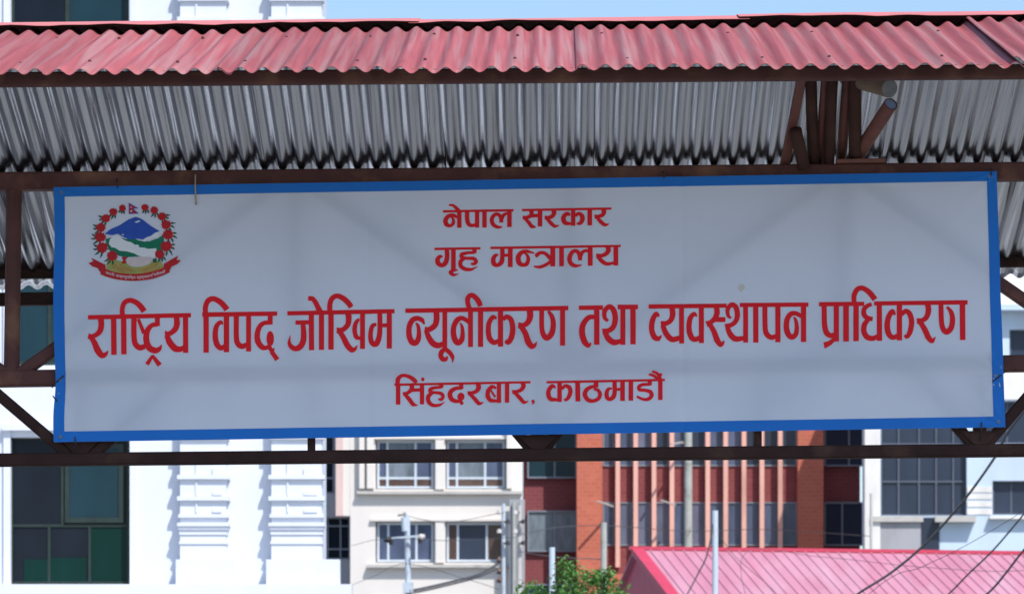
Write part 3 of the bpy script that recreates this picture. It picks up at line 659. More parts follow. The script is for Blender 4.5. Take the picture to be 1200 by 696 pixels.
estroke('moon_and_sun', 'e_white', [], .0044, polys=[ell(388, 86, 7, 4), ell(390, 116, 7, 7)])
estroke('ribbon', 'e_red', [[(160, 582, 54), (215, 604, 54), (300, 624, 54), (420, 632, 54), (540, 618, 54), (630, 590, 54), (680, 566, 54)]], .0052,
        polys=[[(58, 520), (96, 507), (78, 478), (190, 533), (196, 585), (150, 592), (130, 560), (88, 546)], [(777, 500), (742, 494), (756, 462), (645, 525), (640, 575), (690, 577), (705, 548), (748, 528)]])
rf = random.Random(11)
def flower(cx_, cy_, r):
    pts = []; n = 22
    for k in range(n):
        a = 2 * math.pi * k / n; q = r * (1.05 if k % 2 else .86) * rf.uniform(.9, 1.08); pts.append((cx_ + q * math.cos(a), cy_ + q * .92 * math.sin(a)))
    return pts
FL = [(322, 93, 29), (252, 122, 33), (193, 172, 36), (155, 243, 39), (150, 318, 44), (165, 400, 47), (243, 465, 43), (497, 88, 30), (570, 110, 33), (630, 158, 36), (662, 222, 40), (676, 300, 43), (662, 390, 46), (612, 452, 38)]
for kf, (x, y, r) in enumerate(FL):
    o = printed('rhododendron_flower', M['e_red'], emb, [flower(x, y, r)], ETF, .0060)
    sx = -1 if x < 420 else 1; lv = []
    for deg in ((70, 100, 130) if y < 140 else (95, 130, 165, 195) if y < 420 else (85, 115, 140)):
        a2 = math.radians(deg if sx < 0 else 180 - deg); L = rf.uniform(.85, 1.1)
        lv.append([(x + r * .5 * math.cos(a2), y + r * .5 * math.sin(a2), 8), (x + r * 1.2 * math.cos(a2), y + r * 1.2 * math.sin(a2), 15), (x + r * 1.75 * L * math.cos(a2 + .12), y + r * 1.75 * L * math.sin(a2 + .12), 3)])
    printed('garland_leaf', M['e_leaf'], emb, outline([crv(q) for q in lv], [ell(x, y, r * .55, r * .55)], 2.0), ETF, .0046 + .00008 * kf)
# motto on the ribbon, set letter by letter along its curve
def motto():
    txt = 'जननी जन्मभूमिश्च स्वर्गादपि गरीयसी'
    cu = bpy.data.curves.new('motto', 'FONT'); cu.body = txt; cu.size = 40; cu.resolution_u = 2
    ob = bpy.data.objects.new('tmp', cu); COL.objects.link(ob); dg = bpy.context.evaluated_depsgraph_get(); dg.update()
    me = bpy.data.meshes.new_from_object(ob.evaluated_get(dg)); bpy.data.objects.remove(ob)
    if not len(me.vertices): return
    xs = [v.co.x for v in me.vertices]; a, b = min(xs), max(xs); mb = MB(); vs = []
    for v in me.vertices:
        t = (v.co.x - a) / (b - a); x = 192 + t * 464; y = 634 - .00078 * (x - 415) ** 2 * (1.0 if x < 415 else 1.05) - (v.co.y - 12) * .74
        vs.append(BP(*ETF(x, y), .0058))
    mb.add(vs, [tuple(p.vertices) for p in me.polygons]); mb.build('motto', M['e_white'], emb)
motto()
# ties, cord and stain
for (x0, y0, x1, y1) in ((75, 440, 60, 453), (67, 470, 61, 463), (1163, 447, 1180, 434), (138, 221, 136, 208), (778, 209, 777, 200), (1161, 206, 1163, 196), (88, 512, 90, 530), (1150, 495, 1149, 515)):
    t = MB(); a, b = BP(x0, y0, .006), BP(x1, y1, .006); t.tube([a, lerp2(a, b, .5) + Vector((0, -.006, 0)), b + Vector((0, .045, 0))], .0035, 6); t.build('tie_wire', M['black'], ban)
t = MB(); t.tube([W(229, 205, 20.02), BP(229, 217, .012), BP(229.5, 230, .012), BP(230, 237, .008), BP(230, 240, .008)], [.004, .004, .0045, .004, .007], 7); t.build('hanging_cord', M['cord'], ban)
printed('water_stain', M['stain_brown'], ban, outline([], [[(866, 334), (871, 333), (873, 337), (871, 340), (868, 342), (865, 338)]], .3), lambda x, y: (x, y), .0024)

# ------------------------------------------------------------------ pipes stacked between the eave and the upper chord
PG = 'steel pipes stored under the roof'
def spipe(kind, a, b, r, m, label, hollow=False, square=False):
    mb = MB()
    if hollow: mb.pipe(a, b, r, .005)
    elif square: mb.bar(a, b, r * 2, r * 1.2, bev=.004)
    else: mb.tube([a, lerp2(Vector(a), Vector(b), .5), b], r, 16)
    o = mb.build(kind, m, None, smooth=not square and not hollow); tag(o, label, 'pipe', PG); return o
yb, yt = 20.10, 19.75
spipe('steel_strip', W(941, 84, yt), W(919, 196, yb), .024, M['pipe_red'], 'thin pinkish steel strip leaning at the left end of the pipe stack', square=True)
o = spipe('steel_pipe', W(932, 152, 19.9), W(942, 196, 20.02), .033, M['pipe_dark'], 'short dark stub of pipe, lowest and leftmost in the pipe stack')
spipe('steel_pipe', W(950, 84, yt), W(953, 196, yb), .031, M['pipe_dark'], 'dark upright pipe just right of the short dark stub')
spipe('steel_pipe', W(968, 84, yt), W(960, 196, yb + .05), .024, M['pipe_red'], 'reddish upright pipe, thinner one of the middle pair')
spipe('steel_pipe', W(976, 84, yt - .05), W(971, 196, yb - .02), .029, M['pipe_dark'], 'dark brown upright pipe, thicker one of the middle pair')
spipe('steel_pipe', W(994, 84, yt), W(985, 196, yb + .05), .028, M['pipe_red'], 'reddish brown leaning pipe behind the rightmost upright pipe')
spipe('steel_pipe', W(1002, 84, yt - .05), W(1002, 196, yb - .02), .034, M['pipe_dark'], 'rightmost dark upright pipe beside the slanting open pipe')
dp = thing('steel_pipe', W(1008, 180, 20.05), 'short pinkish pipe slanting up right, its open end pale blue', 'pipe', PG)
a, b = W(1005, 182, 20.08), W(1044, 122, 19.72)
mb = MB(); mb.pipe(a, b, .037, .006); mb.build('pipe_wall', M['pipe_red'], dp, smooth=False)
d = (b - a).normalized(); mb = MB(); mb.tube([b - d * .012, b - d * .003], .0315, 16); mb.build('pipe_plug', M['pipe_in'], dp)
tp = thing('steel_pipe', W(1020, 100, 19.6), 'short tan pipe lying under the eave beam, its round grey end showing', 'pipe', PG)
a, b = W(992, 90, 19.9), W(1042, 104, 19.45)
mb = MB(); mb.tube([a, b], .046, 18); mb.build('pipe_wall', M['pipe_tan'], tp)
d = (b - a).normalized(); mb = MB(); mb.tube([b - d * .01, b + d * .004, b + d * .006], [.043, .043, .030], 18); mb.build('pipe_plug', M['pipe_grey'], tp)
mb = MB(); mb.bar(W(980, 190, 20.03), W(1037, 189, 20.03), .08, .02, bev=.003); tag(mb.build('steel_plate', M['pipe_red']), 'flat rusty plate lying on the upper beam under the pipes', 'plate')

# ------------------------------------------------------------------ building helpers
def facade(parent, name, m, x0, y0, x1, y1, Y, holes, reveal=.25, depth=8.0, base=True, label=None):
    """solid building volume whose front (photo-pixel rectangle at distance Y) has window recesses"""
    mb = MB(); X = sorted({x0, x1} | {h[0] for h in holes} | {h[2] for h in holes}); Z = sorted({y0, y1} | {h[1] for h in holes} | {h[3] for h in holes})
    z_bot = 0.0 if base else wz(y1, Y)
    def P(px, py, d=0.0): return (wx(px, Y), Y + d, z_bot if (py == y1 and base) else wz(py, Y))
    def inhole(cx_, cy_): return any(h[0] < cx_ < h[2] and h[1] < cy_ < h[3] for h in holes)
    for i in range(len(X) - 1):
        for j in range(len(Z) - 1):
            if not inhole((X[i] + X[i + 1]) / 2, (Z[j] + Z[j + 1]) / 2):
                mb.add([P(X[i], Z[j + 1]), P(X[i + 1], Z[j + 1]), P(X[i + 1], Z[j]), P(X[i], Z[j])], [(0, 1, 2, 3)])
    for h in holes:
        a, b, c, d = h; r = reveal
        q = [P(a, b), P(c, b), P(c, d), P(a, d)]; k = [P(a, b, r), P(c, b, r), P(c, d, r), P(a, d, r)]
        mb.add(q + k, [(0, 1, 5, 4), (1, 2, 6, 5), (2, 3, 7, 6), (3, 0, 4, 7), (4, 5, 6, 7)])
    f = [P(x0, y0), P(x1, y0), P(x1, y1), P(x0, y1)]; k = [P(x0, y0, depth), P(x1, y0, depth), P(x1, y1, depth), P(x0, y1, depth)]
    mb.add(f + k, [(0, 1, 5, 4), (1, 2, 6, 5), (2, 3, 7, 6), (3, 0, 4, 7), (4, 5, 6, 7)])
    o = mb.build(name, m, parent, label=label); return o

def window(parent, x0, y0, x1, y1, Y, vs=(), hs=(), fw=3.0, fm='frame_grey', gm='g_dark', panes=None, d=.06, label=None):
    """frame with bars (positions in pixels) and panes; returns the frame part"""
    mb = MB(); Y2 = Y
    mb.pbox(x0, y0, x0 + fw, y1, Y2, d); mb.pbox(x1 - fw, y0, x1, y1, Y2, d)
    mb.pbox(x0 + fw, y0, x1 - fw, y0 + fw, Y2 + .002, d); mb.pbox(x0 + fw, y1 - fw, x1 - fw, y1, Y2 + .002, d)
    for v in vs:
        if isinstance(v, tuple): mb.pbox(v[0] - fw / 2, v[1], v[0] + fw / 2, v[2], Y2 + .006, d * .8)
        else: mb.pbox(v - fw / 2, y0 + fw, v + fw / 2, y1 - fw, Y2 + .006, d * .8)
    for h in hs:
        if isinstance(h, tuple): mb.pbox(h[1], h[0] - fw / 2, h[2], h[0] + fw / 2, Y2 + .01, d * .8)
        else: mb.pbox(x0 + fw, h - fw / 2, x1 - fw, h + fw / 2, Y2 + .01, d * .8)
    o = mb.build('window', M[fm], parent, label=label)
    for (a, b, c, e, g_) in (panes or [(x0 + .5, y0 + .5, x1 - .5, y1 - .5, gm)]):
        mb = MB(); mb.pbox(a, b, c, e, Y2 + d * .5, .02); mb.build('pane', M[g_], o)
    return o
def block(parent, name, m, x0, y0, x1, y1, Y, d, label=None):
    mb = MB(); mb.pbox(x0, y0, x1, y1, Y, d); return mb.build(name, M[m], parent, label=label)

# ------------------------------------------------------------------ white building on the left
YW = 60.0
wb = thing('white_building', (wx(120, YW), YW, 0), 'bright white plastered building with stacked pilaster mouldings and dark green windows', 'building')
holes = [(12, -150, 151, 31), (12, 262, 151, 428), (12, 512, 152, 684), (-330, -150, -190, 31), (-330, 262, -190, 428), (-330, 512, -190, 684)]
facade(wb, 'wall', M['white'], -520, -330, 378, 2200, YW, holes, reveal=.30, depth=1.2, label='white front wall')
mb = MB(); mb.box((wx(-510, YW), YW + 1.25, 0), (wx(325, YW), YW + 12, wz(-320, YW))); mb.build('rear_wall', M['white'], wb)
for dx in (0, -342):
    YI = YW + .16
    window(wb, 12 + dx, -150, 151 + dx, 31, YI, vs=(79 + dx,), fw=5, fm='frame_dark', panes=[(13 + dx, -149, 79 + dx, 30, 'g_dark'), (79 + dx, -149, 150 + dx, 30, 'g_teal')])
    window(wb, 12 + dx, 262, 151 + dx, 428, YI, vs=(58 + dx, 105 + dx), fw=4, fm='frame_dark', gm='g_teal')
    o = window(wb, 12 + dx, 512, 152 + dx, 684, YI, vs=((57.5 + dx, 616, 683), (105 + dx, 616, 683), (73 + dx, 515, 615)), hs=(615.5,), fw=3.2, fm='frame_dark',
               panes=[(13 + dx, 513, 72 + dx, 614, 'g_dark'), (74 + dx, 513, 151 + dx, 614, 'g_dark'), (13 + dx, 617, 57 + dx, 683, 'g_dark'), (58 + dx, 617, 104.5 + dx, 683, 'g_dark'), (105.5 + dx, 617, 151 + dx, 683, 'g_green')])
    c = MB()                                               # casement leaf standing proud in the upper right light
    for r_ in ((76, 520, 81, 612), (139, 520, 145, 612), (81, 520, 139, 525), (81, 606, 139, 612)): c.pbox(r_[0] + dx, r_[1], r_[2] + dx, r_[3], YI - .02, .05)
    c.build('casement', M['frame_dark'], o)
    c = MB(); c.pbox(81 + dx, 525, 139 + dx, 606, YI + .004, .02); c.build('pane', M['g_teal'], o)
    for (a, b, cc, e) in ((28, 655, 57, 682), (59, 653, 101, 682)):
        c = MB(); c.pbox(a + dx, b, cc + dx, e, YI + .012, .012); c.build('pane', M['g_green'], o)
    # thin plaster surround and hood
    for (a, b) in ((512, 684), (262, 428), (-150, 31)):
        s = MB(); s.pbox(4 + dx, b_ := a - 8, 12 + dx, b + 6, YW - .05, .05); s.pbox(152 + dx, b_, 159 + dx, b + 6, YW - .05, .05); s.pbox(2 + dx, a - 15, 161 + dx, a - 8, YW - .12, .12); s.pbox(0 + dx, b + 6, 163 + dx, b + 12, YW - .10, .10)
        s.build('window_surround', M['white'], wb)
def pilaster(x0, x1):
    mb = MB()
    mb.pbox(x0, -330, x1, 655, YW - .225, .225)                                        # shaft
    for base in (626, 226, 90, -100):                                                    # stacked mouldings once a storey
        for (a, b, e, pr) in ((-6, 0, 1.0, .245), (-10, -6, 2.2, .27), (-14, -10, 3.5, .295), (-24, -20, 2.2, .27), (-45, -40, 3.5, .28), (-70, -65, 3.5, .28), (-95, -89, 2.5, .275), (-118, -112, 2.5, .275), (8, 11, 1.2, .245)):
            mb.pbox(x0 - e, base + a, x1 + e, base + b, YW - pr, pr - .001)
    # applied vertical blocks between the mouldings
    for (a, b) in ((526, 556), (563, 580), (585, 600), (40, 5), (-30, 0)):
        a, b = sorted((a, b)); mb.pbox(x0 + 18, a, x0 + 20, b, YW - .245, .03); mb.pbox(x0 + 38, a + .75 * (b - a), x1 - 5, b, YW - .255, .04)
    return mb.build('pilaster', M['white'], wb)
pilaster(211, 265); pilaster(318, 377); pilaster(-120, -66); pilaster(-500, -446)
mb = MB(); mb.pbox(-520, 684, 412, 705, YW - .45, .45); mb.pbox(-520, 705, 405, 1000, YW - .40, .40); mb.build('plinth', M['white'], wb)
mb = MB(); mb.pbox(206, 655, 272, 684, YW - .32, .32); mb.pbox(312, 655, 398, 684, YW - .32, .32); mb.build('pedestal', M['white'], wb)

# ------------------------------------------------------------------ dark glass link building behind, between white and cream
YL = 132.0
lb = thing('grey_link_building', (wx(392, YL), YL, 0), 'narrow grey building with dark glazing squeezed between the white and cream buildings', 'building')
facade(lb, 'wall', M['grey'], 330, 250, 411, 2000, YL, [(340, 440, 392, 578), (340, 606, 416 - 6, 655)], reveal=.4, depth=10)
window(lb, 340, 440, 392, 578, YL + .25, vs=(366,), hs=(560,), fw=2, fm='frame_grey', gm='g_dark')
window(lb, 340, 606, 410, 655, YL + .25, vs=(384, 399), hs=(643, 616), fw=1.6, fm='frame_grey', gm='g_dark')


# ------------------------------------------------------------------ cream building
YC = 130.0
cb = thing('cream_building', (wx(512, YC), YC, 0), 'cream plastered building with paired pale framed windows and weathered ledges', 'building')
rows = [(420, 475), (515, 573), (611, 659), (708, 756)]
holes = []
for (a, b) in rows: holes += [(440, a, 509, b), (522, a, 593, b)]
facade(cb, 'wall', M['cream'], 410.5, 330, 612, 1500, YC, holes, reveal=.36, depth=10)
for k, (a, b) in enumerate(rows):
    for q, (x0, x1) in enumerate(((442, 508), (523.5, 591.5))):
        vs = ((x0 + 12, x0 + 45, ) if k != 2 else ((x0 + 13, x0 + 46) if q == 0 else (x0 + 13, x0 + 47)))
        hs = (b - 13,) if k != 2 else ()
        gm = 'g_brown' if (k == 2 and q == 1) else 'g_curtain' if (k == 1) else 'g_bluegrey'
        pn = None
        if k == 1: pn = [(x0 + 1, a + 2, x0 + 12, b - 13, 'g_bluegrey'), (x0 + 12, a + 2, x0 + 45, b - 13, 'g_curtain'), (x0 + 45, a + 2, x1 - 1, b - 13, 'g_bluegrey'), (x0 + 1, b - 13, x1 - 1, b - 2, 'g_brown')]
        if k == 2 and q == 1: pn = [(x0 + 1, a + 2, x0 + 13, b - 2, 'g_brown'), (x0 + 13, a + 2, x0 + 47, b - 2, 'g_navy'), (x0 + 47, a + 2, x1 - 1, b - 2, 'g_brown')]
        window(cb, x0, a + 1, x1, b - 1, YC + .2, vs=vs, hs=hs, fw=2.6, fm='frame_pale', gm=gm, panes=pn)
    block(cb, 'window_mullion', 'cream', 510.5, a, 520.5, b, YC - .14, .2)
    mb = MB(); mb.pbox(418 if k < 2 else 430, b + 2, 612, b + 5.5, YC - .24, .24); mb.build('ledge', M['ledge'], cb)
    mb = MB(); mb.pbox(434, a - 4, 600, a - 1, YC - .12, .12); mb.build('window_hood', M['cream'], cb)
block(cb, 'pilaster', 'pink', 393.5, 335, 402, 604, YC - .1, .6, 'pale pink pilaster'); block(cb, 'pilaster', 'cream', 402, 335, 410.2, 604, YC - .04, .5)
for x0, x1 in ((421, 427), (430, 438), (594, 600)): block(cb, 'pilaster', 'cream', x0, 335, x1, 572, YC - .28, .28)
block(cb, 'return_wall', 'grey', 597, 585, 615, 1400, YC - .8, .6, 'corner pier with pipes, coloured grey for shade')  # side wall in shade, its shade painted as a grey block
for x in (602, 610):
    t = MB(); t.tube([(wx(x, YC), YC - .9, wz(590, YC)), (wx(x, YC), YC - .9, 0)], .05, 8); t.build('drain_pipe', M['concrete'], cb)

# ------------------------------------------------------------------ brick building
YB = 150.0
bb = thing('brick_building', (wx(820, YB), YB, 0), 'orange brick office block with slim salmon fins across its window bands', 'building')
mb = MB(); mb.box((wx(614, YB), YB + 1.9, 0), (wx(1013, YB), YB + 14, wz(205, YB))); mb.build('wall', M['shaded'], bb, label='maroon brick wall set back behind the pillars')
block(bb, 'brick_pillar', 'brick', 676, 196, 706, 1050, YB - .1, 2.5); block(bb, 'brick_pillar', 'brick', 935, 196, 965, 1050, YB - .1, 2.5)
YR = YB + .5
mb = MB(); mb.box((wx(706.5, YB), YR + .06, 0), (wx(934.5, YB), YB + 1.9, wz(205, YB))); mb.build('spandrel_wall', M['shaded'], bb)
for (a, b) in ((310, 350), (402, 448), (495, 546), (588, 639), (684, 732)):
    o = window(bb, 706.5, a, 934.5, b, YR, vs=[719 + 21.4 * k for k in range(11)], fw=1.5, fm='frame_grey', d=.1,
               panes=[(max(707, 719 + 21.4 * (k - 1)) + .6, a + 1, min(934, 719 + 21.4 * k) - .6, b - 1, rr.choice(['g_bluegrey', 'g_bluegrey', 'g_navy', 'g_haze', 'g_bluegrey'])) for k in range(12) if min(934, 719 + 21.4 * k) - max(707, 719 + 21.4 * (k - 1)) > 2])
    o = window(bb, 618, a + 10 if a == 588 else a, 675.5, b + 7 if a == 588 else b + 14, YB + 1.7, vs=(650,), fw=1.6, fm='frame_grey', gm='g_curtain' if a == 588 else 'g_teal', d=.15)
    o = window(bb, 966, a, 1012, b, YB + 1.7, vs=(987 if a == 588 else 995,), fw=1.6, fm='frame_grey', gm='g_navy', d=.15)
for k, px in enumerate([724, 745, 766.5, 787.5, 808.5, 829.5, 850.5, 872, 893, 914.5]):
    block(bb, 'facade_fin', 'fin', px - 2.6, 200, px + 2.6, 664 if k == 0 else 668, YB + .15, .34)
block(bb, 'base_wall', 'brick', 706.5, 672, 934.5, 1050, YB + .2, .3)
block(bb, 'parapet', 'brick', 614, 185, 1013, 206, YB + .4, 2.0)
for (x0, y0, x1, y1) in ((700, 587, 718, 593), (775, 586, 791, 591.5), (786, 520, 800, 518)):
    mb = MB(); mb.bar(W(x0, y0, YB - 1.2), W(x1, y1, YB - .3), .08, .05); mb.build('pale_bar', M['lamp_grey'], bb)  # short pale grey bars set off the brick front

# ------------------------------------------------------------------ pale blue building on the right
YP = 142.0
pb = thing('pale_blue_building', (wx(1120, YP), YP, 0), 'pale blue building with a tall dark glass stair wall and a grey block', 'building')
holes = [(1032, 380, 1133, 604), (1163, 563, 1250, 603), (1183, 386, 1262, 424), (1140, 470, 1300, 520), (1280, 563, 1350, 603)]
facade(pb, 'wall', M['paleblue'], 1013.5, 262, 1420, 1500, YP, holes, reveal=.4, depth=1.0)
mb = MB(); mb.box((wx(1060, YP), YP + 1.05, 0), (wx(1418, YP), YP + 12, wz(266, YP))); mb.build('rear_wall', M['offwhite'], pb)
block(pb, 'corner_column', 'offwhite', 1013.5, 265, 1031.5, 1400, YP - .35, .35)
window(pb, 1032, 380, 1133, 604, YP + .22, vs=(1053, 1077, 1097, 1117), hs=(564, 520, 475, 430), fw=1.8, fm='frame_slate', gm='g_navy', d=.15)
window(pb, 1163, 563, 1250, 603, YP + .22, vs=(1185, 1215), fw=1.8, fm='frame_slate', gm='g_navy')
window(pb, 1183, 386, 1262, 424, YP + .22, vs=(1215,), fw=1.8, fm='frame_slate', gm='g_navy')
window(pb, 1140, 470, 1300, 520, YP + .22, vs=(1180, 1220, 1260), fw=1.8, fm='frame_slate', gm='g_navy')
window(pb, 1280, 563, 1350, 603, YP + .22, vs=(1315,), fw=1.8, fm='frame_slate', gm='g_navy')
for (a, b, c, e) in ((1021, 604.5, 1082, 611), (1096, 604.5, 1144, 611)): block(pb, 'ledge', 'ledge', a, b, c, e, YP - .45, .45)
block(pb, 'grey_block', 'grey', 1022, 611.5, 1079, 1400, YP - .3, .3, 'grey stained wall block'); block(pb, 'dark_gap_strip', 'g_navy', 1079.5, 606, 1101, 1400, YP - .05, .05)  # thin dark strip laid on the wall in place of a gap
block(pb, 'ledge', 'offwhite', 1160, 604.5, 1260, 607.5, YP - .3, .3); block(pb, 'ledge', 'paleblue', 1134, 358, 1420, 363, YP - .6, .6)
mb = MB()
for y in (570, 578, 587, 596): mb.pbox(1133.5, y, 1162.5, y + 6.5, YP - .03, .03)
mb.build('clapboard_panel', M['offwhite'], pb)
block(pb, 'spandrel', 'offwhite', 1134, 430, 1420, 468, YP - .04, .04); block(pb, 'parapet', 'offwhite', 1134, 318, 1420, 357, YP - .05, .05)

# ------------------------------------------------------------------ tin roofed house
A = W(742, 643.5, 86.0); Fc = W(823, 748, 80.0); Bc = W(690, 748, 92.0); Bc.z = Fc.z
rd = Vector((6.0, 1.25, 0)).normalized(); Lh = 16.0; up = Vector((0, 0, 1))
hs_ = thing('tin_roof_house', ((A.x + Fc.x) / 2, 86, 0), 'low house with a faded pink ribbed tin roof and red ridge cap', 'house')
A2, F2, B2 = A + rd * Lh, Fc + rd * Lh, Bc + rd * Lh
nrm = (Fc - A).cross(rd).normalized();  nrm = nrm if nrm.z > 0 else -nrm
mb = MB(); mb.add([A, A2, F2, Fc, A - nrm * .05, A2 - nrm * .05, F2 - nrm * .05, Fc - nrm * .05], [(0, 1, 2, 3), (4, 5, 6, 7), (0, 1, 5, 4), (1, 2, 6, 5), (2, 3, 7, 6), (3, 0, 4, 7)])
k = .12
while k < Lh - .1:
    a = A + rd * k; b = Fc + rd * k; w = rd * .026; h = nrm * .026
    mb.add([a - w, a + w, b + w, b - w, a - w * .5 + h, a + w * .5 + h, b + w * .5 + h, b - w * .5 + h], [(4, 5, 6, 7), (0, 1, 5, 4), (1, 2, 6, 5), (2, 3, 7, 6), (3, 0, 4, 7)])
    k += .257
mb.build('roof', M['tin_pink'], hs_)
n2 = (Bc - A).cross(rd).normalized(); n2 = n2 if n2.z > 0 else -n2
mb = MB(); mb.add([A, A2, B2, Bc, A - n2 * .05, A2 - n2 * .05, B2 - n2 * .05, Bc - n2 * .05], [(0, 1, 2, 3), (4, 5, 6, 7), (0, 1, 5, 4), (1, 2, 6, 5), (2, 3, 7, 6), (3, 0, 4, 7)])
mb.build('roof', M['tin_pink'], hs_)
mb = MB(); mb.bar(A + up * .03 - rd * .1, A2 + up * .03, .16, .08); mb.build('ridge_cap', M['tin_red'], hs_)
mb = MB(); wv = rd * .22
mb.add([A + nrm * .045 - rd * .05, A + wv + nrm * .045, Fc + wv + nrm * .045, Fc - rd * .05 + nrm * .045, A - rd * .05 - up * .1, Fc - rd * .05 - up * .1], [(0, 1, 2, 3), (0, 3, 5, 4)]); mb.build('verge_trim', M['tin_red'], hs_)
f_, b_ = Fc + rd * .12, Bc + rd * .12; a_ = A + rd * .12 - up * .06
mb = MB(); mb.add([a_, f_, b_], [(0, 1, 2)]); mb.build('gable', M['tin_gable'], hs_)
c = [f_ + (b_ - f_) * .04, b_ + (f_ - b_) * .04]; c += [c[1] + rd * (Lh - .3), c[0] + rd * (Lh - .3)]
mb = MB(); mb.add([Vector((p.x, p.y, Fc.z - .02)) for p in c] + [Vector((p.x, p.y, 0)) for p in c], [(0, 1, 2, 3), (4, 5, 6, 7), (0, 1, 5, 4), (1, 2, 6, 5), (2, 3, 7, 6), (3, 0, 4, 7)]); mb.build('wall', M['offwhite'], hs_)

# ------------------------------------------------------------------ poles
def pole(px, ytop, Y, r, m, label, kind='utility_pole', taper=.85, lean=0.0):
    b = thing(kind, (wx(px, Y), Y, 0), label, 'pole'); top = W(px, ytop, Y); base = Vector((top.x + lean, Y, 0))
    mb = MB(); mb.tube([base, top], [r / taper, r], 12); mb.build('pole_shaft', M[m], b, smooth=False)
    return b, top
pole(838, 598, 70, .054, 'pole_pale', 'pale blue steel pole standing before the pink tin roof'); 
pole(647, 641, 60, .046, 'pole_pale', 'short pale pole rising beside the leafy tree')
pole(707.5, 612, 76, .062, 'concrete', 'rough grey concrete post in front of the left brick pillar', kind='concrete_post')
pole(806.5, 500, 146, .15, 'concrete', 'grey concrete pole standing close before the salmon fins')
pole(1021, 578, 130, .05, 'lamp_grey', 'thin white pole before the corner of the pale blue building')
pA, tA = pole(477, 603, 100, .075, 'pole_pale', 'pale pole with crossarm and lamps before the cream windows', lean=.12)
mb = MB(); mb.bar(W(452, 631, 99.8), W(498, 627, 99.8), .05, .05); arm = mb.build('crossarm', M['pole_pale'], pA)
for x, y, m in ((454, 632, 'black'), (493, 629, 'lamp_grey')):
    mb = MB(); mb.tube([W(x - 4, y + 1, 99.6), W(x, y, 99.6), W(x + 5, y - 1, 99.6)], [.04, .09, .05], 10); mb.build('insulator', M[m], arm)
for x, y in ((492, 633), (458, 635)):
    mb = MB(); mb.tube([W(x, y - 3, 99.6), W(x, y + 3, 99.6)], [.07, .05], 8); mb.build('insulator', M['black'], arm)
mb = MB(); mb.tube([W(473.5, 606, 99.85), W(474.5, 622, 99.85)], .085, 12); mb.build('meter_box', M['pole_pale'], pA)
mb = MB(); mb.bar(W(466, 604, 100), W(476, 602, 100), .06, .06); mb.bar(W(474, 600, 100), W(474, 607, 100), .05, .05); mb.build('pole_top_bracket', M['pipe_grey'], pA)
mb = MB(); mb.pbox(472, 682, 484, 694, 99.7, .3); mb.build('junction_box', M['pole_pale'], pA)
pB, tB = pole(608.5, 592, 100, .065, 'lamp_grey', 'pale utility pole with insulators at the corner of the cream building')
pC, tC = pole(590, 590, 108, .055, 'pole_pale', 'thin pale blue pole carrying tangled wires, left of the insulator pole')
for pp, x, Y in ((pB, 608.5, 100), (pC, 590, 108)):
    for k, y in enumerate((600, 611, 622, 636)):
        s = 1 if k % 2 else -1
        mb = MB(); mb.tube([W(x, y, Y - .1), W(x + s * 5, y, Y - .2)], .03, 6); br = mb.build('bracket', M['pipe_grey'], pp)
        mb = MB(); mb.tube([W(x + s * 5, y - 2.5, Y - .2), W(x + s * 5, y + 2, Y - .2)], [.05, .075], 8); mb.build('insulator', M['black' if k % 2 else 'lamp_grey'], br)
for y in (655, 668, 678):
    mb = MB(); mb.tube([W(583, y, 107.6), W(588, y + 2, 107.6)], [.10, .08], 8); mb.build('insulator', M['porcelain'], pC)

# right hand poles that carry the drop cables (just outside the picture)
pR, tR = pole(1330, 300, 45, .09, 'concrete', 'concrete street pole carrying the drop cables on the right')
pS, tS = pole(905, 790, 52, .05, 'pole_pale', 'low service post where the drop cables end')

# ------------------------------------------------------------------ cables
CG = 'overhead cables behind the gate'
def cable(pts, r, label, m='cable'):
    P = [Vector(p) for p in pts]; out = []
    for i in range(len(P) - 1):
        p0 = P[i - 1] if i else P[0] * 2 - P[1]; p1, p2 = P[i], P[i + 1]; p3 = P[i + 2] if i + 2 < len(P) else P[-1] * 2 - P[-2]
        for k in range(8):
            t = k / 8; out.append(.5 * ((2 * p1) + (-p0 + p2) * t + (2 * p0 - 5 * p1 + 4 * p2 - p3) * t * t + (-p0 + 3 * p1 - 3 * p2 + p3) * t ** 3))
    out.append(P[-1]); mb = MB(); mb.tube(out, r, 7); tag(mb.build('overhead_cable', M[m], None, smooth=True), label, 'cable', CG)
def cpx(lst): return [W(x, y, Y) for x, y, Y in lst]
cable(cpx([(1330, 318, 45), (1260, 412, 45.4), (1188, 497, 46), (1165, 537, 46.3), (1128, 588, 47), (1085, 636, 48), (1045, 670, 49), (1003, 697, 50), (950, 737, 51), (905, 795, 52)]), .016, 'thickest dark cable curving down left across the grey block and tin roof')
cable(cpx([(1330, 440, 45), (1260, 530, 45.5), (1200, 602, 46), (1165, 643, 46.5), (1135, 672, 47), (1108, 699, 47.5), (1040, 760, 50), (905, 800, 52)]), .011, 'slim dark cable falling left across the pale blue wall and tin roof')
cable(cpx([(1330, 500, 45), (1250, 588, 45.5), (1200, 644, 46), (1178, 672, 46.3), (1154, 698, 46.8), (1080, 760, 49), (905, 805, 52)]), .014, 'dark cable cutting the lower right corner across the tin roof')
cable(cpx([(1330, 515, 45), (1200, 598, 46), (1135, 637, 47), (1080, 664, 48), (1030, 686, 49), (905, 797, 52)]), .004, 'hair thin wire crossing the pale blue wall beside the slim cable')
cable([tS + Vector((0, 0, 0)), W(870, 652, 56), W(960, 652, 62), W(1080, 664, 60), W(1200, 668, 55), W(1330, 640, 45)], .004, 'hair thin wire lying nearly level across the pink tin roof')
